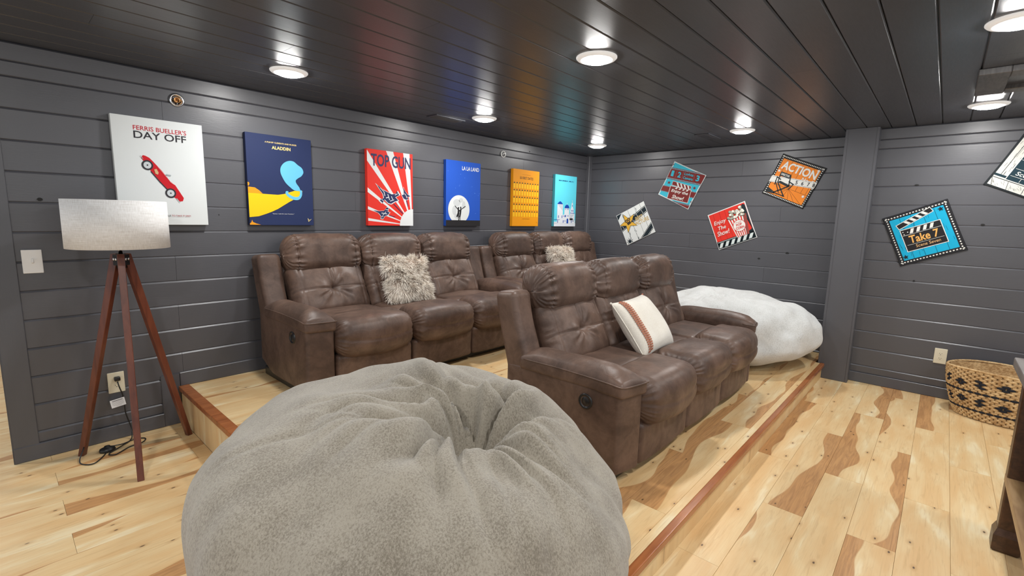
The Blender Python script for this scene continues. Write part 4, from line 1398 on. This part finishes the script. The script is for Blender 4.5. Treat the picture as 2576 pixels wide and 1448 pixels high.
# 3: red and white rays with jets
p = canvas(-3.0385, 'red and white rayed canvas poster with fighter jets', srgb(236, 56, 44))
WH = srgb(236, 238, 238)
C0 = (0.985, 0.0)
rays = [[C0, (-0.0, 0.985), (-0.0, 0.845)], [C0, (0.4, 1.0), (0.555, 1.0)], [C0, (0.779, 1.0), (0.926, 1.0)], [C0, (-0.0, 0.50), (-0.0, 0.44)], [C0, (0, 0.255), (0, 0.215)], [C0, (0, 0.10), (0, 0.065)]]
p.each(rays, WH, 'printed_ray')
p.poly([[(1.0, 0.0), (0.687, 0.0)] + [(0.99 - 0.303 * math.cos(t), 0.0 + 0.235 * math.sin(t)) for t in np.linspace(0, math.pi / 2, 14)] + [(1.0, 0.235)]], WH)
NV = srgb(60, 62, 100)
p.text('TOP GUN', 0.08, 0.95, 0.785, 0.945, NV, 0.02)
jets = [[(0.186, 0.547), (0.327, 0.477), (0.387, 0.461), (0.51, 0.427), (0.606, 0.44), (0.624, 0.476), (0.678, 0.423), (0.588, 0.391), (0.653, 0.349), (0.573, 0.332), (0.492, 0.3), (0.43, 0.308), (0.353, 0.355), (0.306, 0.305), (0.246, 0.342), (0.338, 0.373), (0.324, 0.42)],
        [(0.779, 0.531), (0.819, 0.477), (0.868, 0.44), (0.935, 0.417), (0.868, 0.401), (0.884, 0.371), (0.834, 0.365), (0.783, 0.378), (0.736, 0.425), (0.785, 0.436)],
        [(0.107, 0.205), (0.228, 0.194), (0.333, 0.2), (0.398, 0.249), (0.436, 0.241), (0.412, 0.192), (0.459, 0.178), (0.409, 0.143), (0.349, 0.132), (0.315, 0.094), (0.262, 0.098), (0.271, 0.132), (0.219, 0.169)]]
grown = []
for jt in jets:
    ca, cb = np.mean([q[0] for q in jt]), np.mean([q[1] for q in jt])
    grown.append([(ca + (a - ca) * 1.12, cb + (b_ - cb) * 1.12) for a, b_ in jt])
p.each(grown, WH, 'printed_jet_outline')
p.poly(jets + [bar((0.55, 0.30), (0.76, 0.17), 0.012), bar((0.845, 0.36), (0.88, 0.27), 0.012), bar((0.45, 0.14), (0.58, 0.12), 0.008)], srgb(48, 54, 96))
p.each([bar((0.34, 0.455), (0.36, 0.40), 0.014), bar((0.42, 0.43), (0.46, 0.35), 0.014), bar((0.50, 0.40), (0.54, 0.345), 0.012), bar((0.26, 0.505), (0.34, 0.455), 0.008), bar((0.38, 0.375), (0.44, 0.385), 0.012), bar((0.47, 0.335), (0.56, 0.355), 0.010), bar((0.58, 0.42), (0.64, 0.44), 0.009), bar((0.29, 0.35), (0.33, 0.335), 0.008), bar((0.83, 0.43), (0.85, 0.385), 0.008), bar((0.27, 0.115), (0.32, 0.125), 0.007), bar((0.37, 0.215), (0.42, 0.22), 0.007), bar((0.28, 0.17), (0.40, 0.16), 0.010), bar((0.30, 0.135), (0.38, 0.19), 0.008), bar((0.80, 0.45), (0.86, 0.40), 0.010)], WH)

# 4: blue night with a moon
p = canvas(-2.217, 'blue canvas poster with a white moon and two dancing silhouettes', srgb(36, 86, 190))
p.text('LA LA LAND', 0.448, 0.95, 0.866, 0.926, srgb(240, 238, 225), 0.012)
rs = random.Random(3)
p.poly([circ(rs.uniform(0.04, 0.97), rs.uniform(0.12, 0.97), 0.005, 0.0036, 8) for _ in range(26)], srgb(150, 185, 240))
p.poly([circ(0.365, 0.255, 0.307, 0.222, 48)], srgb(226, 229, 228))
p.each([circ(0.30, 0.36, 0.10, 0.055), circ(0.42, 0.40, 0.06, 0.035), circ(0.23, 0.24, 0.06, 0.07), circ(0.50, 0.33, 0.05, 0.06), circ(0.30, 0.15, 0.07, 0.04)], srgb(205, 208, 208))
BK = srgb(38, 36, 38)
p.poly([rect(0, 1, 0, 0.09)], BK)
p.poly([circ(0.345, 0.278, 0.022, 0.017, 14), circ(0.412, 0.286, 0.020, 0.016, 14),
        [(0.33, 0.262), (0.362, 0.262), (0.372, 0.20), (0.36, 0.16), (0.30, 0.135), (0.285, 0.15), (0.32, 0.20)],
        [(0.398, 0.272), (0.435, 0.268), (0.425, 0.20), (0.405, 0.14), (0.365, 0.142), (0.378, 0.20)],
        bar((0.335, 0.255), (0.245, 0.312), 0.014), bar((0.43, 0.262), (0.55, 0.31), 0.014), bar((0.36, 0.25), (0.40, 0.225), 0.012), bar((0.40, 0.25), (0.365, 0.225), 0.012),
        bar((0.34, 0.16), (0.352, 0.088), 0.014), bar((0.36, 0.16), (0.345, 0.088), 0.012), bar((0.38, 0.15), (0.365, 0.088), 0.014), bar((0.395, 0.15), (0.402, 0.088), 0.014)], BK)

# 5: orange with rows of yellow bottles
p = canvas(-1.2845, 'orange canvas poster with five rows of yellow bottles', srgb(244, 158, 18))
DKO = srgb(70, 58, 40)
p.text('A FILM BY PETER SEGAL', 0.335, 0.660, 0.908, 0.918, srgb(150, 100, 40), 0.0)
p.text('50 FIRST DATES', 0.247, 0.755, 0.832, 0.878, DKO, 0.008)
bodies, caps_, dots = [], [], []
for r_ in range(5):
    for c_ in range(10):
        a = 0.045 + c_ * 0.0995
        b_ = 0.765 - r_ * 0.1255
        bodies.append([(a - 0.034, b_ - 0.03), (a - 0.024, b_ - 0.014), (a + 0.024, b_ - 0.014), (a + 0.034, b_ - 0.03), (a + 0.034, b_ - 0.095), (a - 0.034, b_ - 0.095)])
        caps_.append([(a - 0.026, b_ - 0.012), (a + 0.026, b_ - 0.012), (a + 0.020, b_ + 0.004), (a, b_ + 0.012), (a - 0.020, b_ + 0.004)])
p.each(bodies, srgb(255, 196, 34), 'printed_bottle')
p.each(caps_, srgb(96, 84, 52), 'printed_cap')
p.poly([rect(0.368, 0.648, 0.129, 0.134), bar((0.915, 0.08), (0.955, 0.06), 0.006)], srgb(170, 110, 30))

# 6: light blue with white houses
p = canvas(-0.537, 'light blue canvas poster with white houses and blue domes', srgb(92, 206, 226))
p.text('MAMMA MIA!', 0.157, 0.848, 0.880, 0.905, srgb(16, 60, 120), 0.02)
HW, HB_ = srgb(222, 226, 232), srgb(20, 70, 165)
p.poly([rect(0, 1.0, 0.0, 0.065), rect(0.13, 0.385, 0.06, 0.435), [(0.385, 0.06), (0.385, 0.22), (0.46, 0.24), (0.46, 0.36), (0.69, 0.36), (0.69, 0.24), (0.74, 0.20), (0.98, 0.12), (0.98, 0.06)], [(0.0, 0.06), (0.0, 0.09), (0.13, 0.09), (0.13, 0.06)],
        [(0.74, 0.26), (0.74, 0.34), (0.78, 0.38), (0.79, 0.46), (0.82, 0.49), (0.85, 0.46), (0.86, 0.38), (0.90, 0.34), (0.90, 0.26)], rect(0.815, 0.825, 0.48, 0.53), rect(0.805, 0.84, 0.505, 0.512), rect(0.72, 0.95, 0.06, 0.26), rect(0.565, 0.578, 0.43, 0.465)], HW)
p.poly([[(0.13, 0.435), (0.385, 0.435), (0.385, 0.30)], [(0.70, 0.24), (0.95, 0.25), (0.80, 0.17)]], srgb(196, 204, 214))
p.each([[(0.118, 0.435), (0.19, 0.475), (0.25, 0.493), (0.31, 0.475), (0.38, 0.435)], circ(0.572, 0.36, 0.108, 0.072, 20, 0, math.pi),
        rect(0.0, 0.26, 0.128, 0.136), rect(0.73, 0.955, 0.262, 0.272)] +
       [rect(a, a + 0.026, b_, b_ + h_) for a, b_, h_ in ((0.18, 0.165, 0.05), (0.34, 0.165, 0.05), (0.15, 0.07, 0.05), (0.40, 0.07, 0.05), (0.79, 0.07, 0.05), (0.795, 0.30, 0.03), (0.85, 0.30, 0.03), (0.815, 0.40, 0.03), (0.41, 0.195, 0.018), (0.49, 0.33, 0.018), (0.57, 0.33, 0.018), (0.63, 0.33, 0.018), (0.58, 0.20, 0.018), (0.65, 0.20, 0.018), (0.45, 0.10, 0.014), (0.50, 0.10, 0.014), (0.85, 0.10, 0.014), (0.90, 0.10, 0.014))] +
       [rect(0.575, 0.655, 0.06, 0.13), circ(0.615, 0.13, 0.04, 0.028, 12, 0, math.pi), rect(0.475, 0.53, 0.185, 0.21), circ(0.5025, 0.21, 0.0275, 0.018, 12, 0, math.pi)], HB_)

# ------------------------------------------------------------------ flat pillow covers pinned to the right wall
def cover(y, z, size, ang, label, colr, x=0.0):
    rot = ROT_RIGHT @ Matrix.Rotation(ang, 3, 'Z')
    root = empty('fabric_wall_print', (x, y, z), rot)
    V, Fc = rbox(size / 2, size / 2, 0.0035, 0.003, 0.04, 2)
    cr = (np.abs(V[:, 0]) * np.abs(V[:, 1])) / (size / 2) ** 2
    V[:, 0] *= 1 - 0.012 * (1 - (V[:, 1] / (size / 2)) ** 2)
    V[:, 1] *= 1 - 0.012 * (1 - (V[:, 0] / (size / 2)) ** 2)
    V[:, 2] += 0.005
    put('cover', mesh('cover', V, Fc, False), ink(colr), root)
    tag(root, label, 'wall print', 'square fabric prints on the right wall')
    return Print(root, size * 0.965, size * 0.965, 0.0087)
BLK, OFFW = srgb(34, 36, 40), srgb(232, 232, 226)

def perf(y0, n_, wd, hh, a0=0.0, a1=1.0):
    st_ = (a1 - a0) / n_
    return [rect(a0 + st_ * (i + 0.5) - wd / 2, a0 + st_ * (i + 0.5) + wd / 2, y0 - hh / 2, y0 + hh / 2) for i in range(n_)]

# (a) best picture: white planks, film strips, gold star
p = cover(-0.7165, 1.3335, 0.405, R(26.5), 'small white square print with a gold star and film strips', srgb(222, 224, 222))
TEAL = srgb(26, 38, 46)
rs = random.Random(11)
p.poly([rect(a - 0.004, a + 0.004, 0, 1) for a in (0.2, 0.42, 0.66, 0.86)] + [[(a, b_), (a + rs.uniform(0.01, 0.03), b_ + rs.uniform(.02, .10)), (a + 0.012, b_ - rs.uniform(.02, .1))] for a, b_ in [(rs.choice((0.2, 0.42, 0.66, 0.86)) + rs.uniform(-.03, .03), rs.uniform(0.02, 0.95)) for _ in range(30)]], srgb(92, 98, 100))
strip = turn([rect(-0.3, 1.3, 0.56, 0.76)], R(13))
p.poly(strip + turn([rect(-0.3, 1.3, 0.0, 0.17)], R(32), (0.78, 0.1)) + turn([rect(-0.5, 1.5, 0.9, 1.1)], R(40), (0.05, 0.95)) + [star(0.12, 0.06, 0.14, 0.04, 9)], TEAL)
p.poly(turn(perf(0.735, 30, 0.022, 0.022, -0.2, 1.2) + perf(0.585, 30, 0.022, 0.022, -0.2, 1.2) + perf(0.66, 7, 0.008, 0.12, -0.2, 1.2), R(13)) + turn(perf(0.15, 30, 0.022, 0.02, -0.2, 1.2) + perf(0.02, 30, 0.022, 0.02, -0.2, 1.2), R(32), (0.78, 0.1)), OFFW)
p.poly([star(0.30, 0.63, 0.335, 0.135, 5, R(-13))], TEAL)
p.poly([star(0.30, 0.63, 0.305, 0.122, 5, R(-13))], srgb(222, 172, 62))
p.poly([circ(0.25, 0.70, 0.05, 0.05), circ(0.35, 0.72, 0.05, 0.05), turn([rect(0.25, 0.38, 0.56, 0.65)], R(12), (0.3, 0.6))[0], [(0.38, 0.60), (0.44, 0.66), (0.44, 0.58)]], srgb(58, 50, 44))
p.poly([circ(0.25, 0.70, 0.02, 0.02), circ(0.35, 0.72, 0.02, 0.02)], srgb(222, 172, 62))
p.text('BEST', 0.57, 0.83, 0.56, 0.68, srgb(206, 176, 110), 0.01)
p.text('PICTURE', 0.52, 0.98, 0.42, 0.54, srgb(206, 176, 110), 0.01)

# (b) teal and maroon: lights camera
TQ, MAR = srgb(60, 186, 210), srgb(124, 42, 40)
p = cover(-1.2605, 1.781, 0.412, R(-25.0), 'teal and maroon square print with a film strip numbered one to three', srgb(214, 222, 222))
p.poly([rect(0.015, 0.985, 0.015, 0.985)], TQ)
A = R(12)
p.poly(turn([rect(-0.3, 1.3, 0.60, 0.93), rect(-0.3, 0.28, 0.22, 0.40), rect(0.80, 1.3, 0.22, 0.40), rect(-0.3, 1.3, -0.3, 0.02)], A), MAR)
p.poly(turn(perf(0.905, 34, 0.022, 0.026, -0.2, 1.2) + perf(0.625, 34, 0.022, 0.026, -0.2, 1.2) + perf(0.39, 34, 0.018, 0.02, -0.2, 1.2) + perf(0.23, 34, 0.018, 0.02, -0.2, 1.2) + perf(0.0, 34, 0.018, 0.02, -0.2, 1.2), A), srgb(130, 200, 214))
p.poly(turn([rect(a - 0.003, a + 0.003, 0.66, 0.87) for a in (0.04, 0.26, 0.46, 0.80)], A), srgb(190, 120, 115))
ct = lambda s_, a0, a1, b0, b1, c_, bd, sh_=0.0: p.text(s_, *_box_turn(a0, a1, b0, b1, A), c_, bd, sh_, A)
def _box_turn(a0, a1, b0, b1, ang, c=(0.5, 0.5)):
    m_ = turn([[((a0 + a1) / 2, (b0 + b1) / 2)]], ang, c)[0][0]
    return (m_[0] - (a1 - a0) / 2, m_[0] + (a1 - a0) / 2, m_[1] - (b1 - b0) / 2, m_[1] + (b1 - b0) / 2)
ct('1', 0.11, 0.19, 0.69, 0.85, TQ, 0.03)
ct('2', 0.31, 0.41, 0.69, 0.85, TQ, 0.03)
ct('3', 0.86, 0.96, 0.69, 0.85, TQ, 0.03)
ct('Lights', 0.50, 0.77, 0.77, 0.86, TQ, 0.02)
ct('Camera', 0.49, 0.78, 0.68, 0.755, TQ, 0.02)
p.poly(turn([rect(0.19, 0.84, 0.05, 0.43), turn([rect(0.22, 0.80, 0.45, 0.57)], R(-4), (0.22, 0.45))[0]], A), srgb(225, 215, 212))
p.poly(turn([rect(0.205, 0.825, 0.065, 0.415), turn([rect(0.23, 0.79, 0.46, 0.56)], R(-4), (0.22, 0.45))[0]], A), MAR)
p.poly(turn([[(a, 0.365), (a + 0.05, 0.365), (a + 0.08, 0.41), (a + 0.03, 0.41)] for a in (0.35, 0.46, 0.57, 0.68)] + turn([[(a + 0.05, 0.46), (a + 0.10, 0.46), (a + 0.03, 0.555), (a - 0.02, 0.555)] for a in (0.36, 0.47, 0.58, 0.69)], R(-4), (0.22, 0.45)), A), OFFW)
p.poly(turn([star(0.12, 0.50, 0.05, 0.02), star(0.90, 0.50, 0.05, 0.02), star(0.10, 1.02, 0.035, 0.014), star(0.92, 0.11, 0.03, 0.012)], A), MAR)
ct('Enjoy the', 0.26, 0.77, 0.24, 0.35, OFFW, 0.02, 0.2)
ct('Show!', 0.33, 0.69, 0.09, 0.20, OFFW, 0.02, 0.2)

# (c) red with popcorn
p = cover(-1.846, 1.338, 0.405, R(22.5), 'red square print with a striped popcorn bucket', srgb(226, 226, 224))
REDP = srgb(222, 52, 40)
p.poly([rect(0.012, 0.988, 0.012, 0.988)], REDP)
p.poly([rect(a - 0.003, a + 0.003, 0.2, 0.98) for a in (0.13, 0.30, 0.45)], srgb(150, 30, 26))
p.poly([[(0.86, 0.90), (0.93, 0.97), (0.985, 0.93), (0.985, 0.30), (0.95, 0.25), (0.80, 0.2), (0.0, 0.2), (0.0, 0.0), (1, 0), (1, 0.1), (0.985, 0.3)], rect(0.012, 0.988, 0.012, 0.20)], srgb(30, 44, 50))
p.poly([[(a, 0.02), (a + 0.085, 0.02), (a + 0.165, 0.145), (a + 0.08, 0.145)] for a in (0.01, 0.17, 0.33, 0.49, 0.65, 0.81)] + perf(0.175, 22, 0.018, 0.018, 0.02, 0.62), srgb(212, 222, 220))
p.poly([[(0.46, 0.70), (0.95, 0.70), (0.87, 0.15), (0.55, 0.15)]], OFFW)
p.poly([[(0.46 + 0.49 * t, 0.70), (0.46 + 0.49 * (t + 0.07), 0.70), (0.55 + 0.32 * (t + 0.07), 0.15), (0.55 + 0.32 * t, 0.15)] for t in (0.07, 0.22, 0.37, 0.52, 0.67, 0.82)], srgb(214, 44, 40))
p.poly([[(0.86, 0.70), (0.95, 0.70), (0.87, 0.15), (0.80, 0.15)]], srgb(150, 70, 64))
rs = random.Random(4)
pops = [(rs.uniform(0.46, 0.93), rs.uniform(0.68, 0.80)) for _ in range(16)] + [(rs.uniform(0.56, 0.88), rs.uniform(0.78, 0.93)) for _ in range(14)]
p.poly([circ(a, b_, 0.048, 0.042, 9) for a, b_ in pops], srgb(60, 56, 50), clip=True)
for zz in range(2):
    p.poly([circ(a + 0.006 * zz, b_ + 0.006, 0.038 - 0.012 * zz, 0.034 - 0.010 * zz, 9) for a, b_ in pops[zz::2] + (pops if zz == 0 else [])], srgb(238, 234, 214) if zz == 0 else srgb(250, 248, 238))
p.poly([circ(0.695, 0.44, 0.165, 0.165)], srgb(200, 44, 40))
p.poly([circ(0.695, 0.44, 0.152, 0.152)], OFFW)
p.text('Fresh', 0.62, 0.77, 0.51, 0.56, srgb(190, 60, 55), 0.0, 0.3)
p.text('POP', 0.62, 0.77, 0.435, 0.50, srgb(205, 40, 36), 0.03)
p.text('CORN', 0.585, 0.805, 0.345, 0.415, srgb(205, 40, 36), 0.03)
p.text('Enjoy', 0.08, 0.42, 0.63, 0.77, OFFW, 0.01, 0.25)
p.text('The', 0.15, 0.36, 0.50, 0.60, OFFW, 0.01, 0.25)
p.text('Show!', 0.08, 0.42, 0.34, 0.47, OFFW, 0.01, 0.25)

# (d) orange: action
ORG = srgb(238, 138, 44)
p = cover(-2.381, 1.790, 0.415, R(-22.9), 'orange square print with a director chair and the word ACTION', srgb(30, 30, 32))
p.poly([rect(0.055, 0.945, 0.055, 0.92)], ORG)
p.poly(perf(0.965, 26, 0.02, 0.024) + perf(0.028, 26, 0.02, 0.024) + [rect(0.018, 0.042, (i + 0.3) / 20, (i + 0.7) / 20) for i in range(20)] + [rect(0.958, 0.982, (i + 0.3) / 20, (i + 0.7) / 20) for i in range(20)], OFFW)
p.poly([rect(a - 0.003, a + 0.003, 0.30, 0.92) for a in (0.16, 0.28, 0.40, 0.53, 0.66, 0.79, 0.90)] + [bar((0.5, 0.30), (q, 0.055), 0.006) for q in (0.12, 0.30, 0.46, 0.60, 0.75, 0.92)] + [rect(0.055, 0.945, 0.297, 0.303)], srgb(90, 48, 18))
p.poly(turn([rect(-0.3, 1.3, 0.40, 0.56)], R(11)), OFFW)
p.poly(turn(perf(0.545, 56, 0.010, 0.014, -0.2, 1.2) + perf(0.415, 56, 0.010, 0.014, -0.2, 1.2), R(11)), BLK)
for a, s_ in ((0.59, '5'), (0.72, '6'), (0.85, '7'), (0.965, '8')):
    bx_ = _box_turn(a - 0.025, a + 0.025, 0.435, 0.525, R(11))
    p.text(s_, *bx_, BLK, 0.02, 0.0, R(11))
p.text('ACTION', 0.10, 0.92, 0.68, 0.88, OFFW, 0.03)
p.text('No. 5', 0.66, 0.93, 0.58, 0.655, OFFW, 0.02)
chair_ = [rect(0.16, 0.40, 0.52, 0.62), [(0.20, 0.36), (0.24, 0.41), (0.50, 0.38), (0.48, 0.33)], bar((0.165, 0.60), (0.20, 0.36), 0.022), bar((0.40, 0.60), (0.47, 0.36), 0.022), bar((0.12, 0.47), (0.24, 0.44), 0.025), bar((0.42, 0.46), (0.56, 0.43), 0.025),
          bar((0.20, 0.36), (0.48, 0.10), 0.026), bar((0.48, 0.36), (0.22, 0.10), 0.026), bar((0.13, 0.38), (0.34, 0.13), 0.018), bar((0.22, 0.10), (0.50, 0.10), 0.022), bar((0.13, 0.47), (0.16, 0.28), 0.018), bar((0.55, 0.43), (0.50, 0.30), 0.018), [(0.055, 0.055), (0.055, 0.18), (0.24, 0.12), (0.26, 0.08)]]
p.poly(chair_, srgb(36, 44, 48))
p.text('DIRECTOR', 0.18, 0.385, 0.545, 0.595, OFFW, 0.02)
p.poly([star(0.10, 0.62, 0.04, 0.018, 8), star(0.90, 0.90, 0.04, 0.018, 8), star(0.88, 0.25, 0.04, 0.018, 8)], OFFW)

# (e) turquoise: take 7
TU = srgb(20, 172, 214)
def clapper(p, A0, A1, B0, B1, fill, line):
    p.poly([rect(A0 - 0.012, A1 + 0.012, B0 - 0.012, B1 + 0.012), turn([rect(A0 - 0.012, A1 - 0.01, B1 + 0.028, B1 + 0.135)], R(16), (A0, B1 + 0.02))[0]], line)
    p.poly([rect(A0, A1, B0, B1), turn([rect(A0, A1 - 0.02, B1 + 0.04, B1 + 0.123)], R(16), (A0, B1 + 0.02))[0]], fill)
    st_ = (A1 - A0) / 6
    p.poly([[(A0 + st_ * (i + 1.2), B1 - 0.10), (A0 + st_ * (i + 1.7), B1 - 0.10), (A0 + st_ * (i + 2.1), B1 - 0.012), (A0 + st_ * (i + 1.6), B1 - 0.012)] for i in range(4)]
           + turn([[(A0 + st_ * (i + 1.6), B1 + 0.045), (A0 + st_ * (i + 2.1), B1 + 0.045), (A0 + st_ * (i + 1.7), B1 + 0.118), (A0 + st_ * (i + 1.2), B1 + 0.118)] for i in range(4)], R(16), (A0, B1 + 0.02))
           + [rect(A0 + 0.01, A1 - 0.01, B1 - 0.118, B1 - 0.112), circ(A0 + 0.03, B1 - 0.04, 0.01, 0.01, 10), circ(A0 + 0.10, B1 - 0.06, 0.01, 0.01, 10), circ(A0 + 0.035, B1 - 0.09, 0.01, 0.01, 10)], line)
p = cover(-3.415, 1.3225, 0.425, R(22.7), 'turquoise square print with a black clapperboard reading Take 7', srgb(34, 34, 38), XW2)
p.poly([rect(0.075, 0.925, 0.075, 0.925)], TU)
N_ = 20
p.poly(perf(0.962, N_, 0.026, 0.022) + perf(0.038, N_, 0.026, 0.022) + [rect(0.027, 0.049, (i + 0.25) / N_, (i + 0.75) / N_) for i in range(N_)] + [rect(0.951, 0.973, (i + 0.25) / N_, (i + 0.75) / N_) for i in range(N_)], OFFW)
rs = random.Random(8)
p.poly([rect(a - 0.003, a + 0.003, 0.075, 0.925) for a in (0.24, 0.42, 0.60, 0.78)] + [bar((a, b_), (a + rs.uniform(-.01, .01), b_ + rs.uniform(0.04, 0.10)), 0.004) for a, b_ in [(rs.uniform(0.1, 0.9), rs.uniform(0.09, 0.8)) for _ in range(40)]], srgb(10, 84, 112))
clapper(p, 0.185, 0.80, 0.235, 0.67, srgb(34, 32, 34), OFFW)
p.text('Take 7', 0.27, 0.73, 0.375, 0.53, srgb(236, 178, 96), 0.02, 0.1)
p.text('Scene Seven', 0.33, 0.71, 0.275, 0.335, srgb(236, 190, 130), 0.0, 0.1)
p.poly([rect(0.21, 0.78, 0.352, 0.357)], OFFW)
p.poly([star(0.87, 0.87, 0.05, 0.02), star(0.12, 0.14, 0.05, 0.02)], srgb(24, 30, 40))

# (f) white planks with a dark clapperboard, cut by the edge of the photo
p = cover(-3.997, 1.805, 0.425, R(-25.3), 'whitewashed plank print with a dark teal clapperboard, cut off by the right edge', srgb(30, 36, 40), XW2)
p.poly([rect(0.02, 0.98, 0.02, 0.98)], srgb(222, 222, 214))
p.poly([rect(a - 0.004, a + 0.004, 0.2, 0.98) for a in (0.10, 0.32, 0.55, 0.78)] + [bar((0.02 + 0.24 * i, 0.15), (0.08 + 0.22 * i, 0.02), 0.007) for i in range(5)] + [rect(0.02, 0.98, 0.155, 0.165)] + [bar((a, b_), (a + rs.uniform(-.008, .008), b_ + rs.uniform(0.03, 0.10)), 0.004) for a, b_ in [(rs.uniform(0.03, 0.96), rs.uniform(0.2, 0.9)) for _ in range(190)]] + [bar((a, b_), (a + 0.03, b_ - 0.03), 0.003) for a, b_ in [(rs.uniform(0.03, 0.94), rs.uniform(0.05, 0.15)) for _ in range(50)]], srgb(40, 46, 48))
p.poly([rect(0.02, 0.2, 0.19, 0.23)], srgb(26, 54, 66))
DT = srgb(26, 54, 66)
clapper(p, 0.20, 0.86, 0.18, 0.66, DT, OFFW)
p.text('T', 0.28, 0.38, 0.41, 0.52, OFFW, 0.02)
p.text('Scene', 0.27, 0.53, 0.285, 0.355, OFFW, 0.015, 0.1)
p.poly([rect(0.22, 0.84, 0.385, 0.391), rect(0.22, 0.84, 0.255, 0.261), rect(0.38, 0.386, 0.19, 0.255)], OFFW)
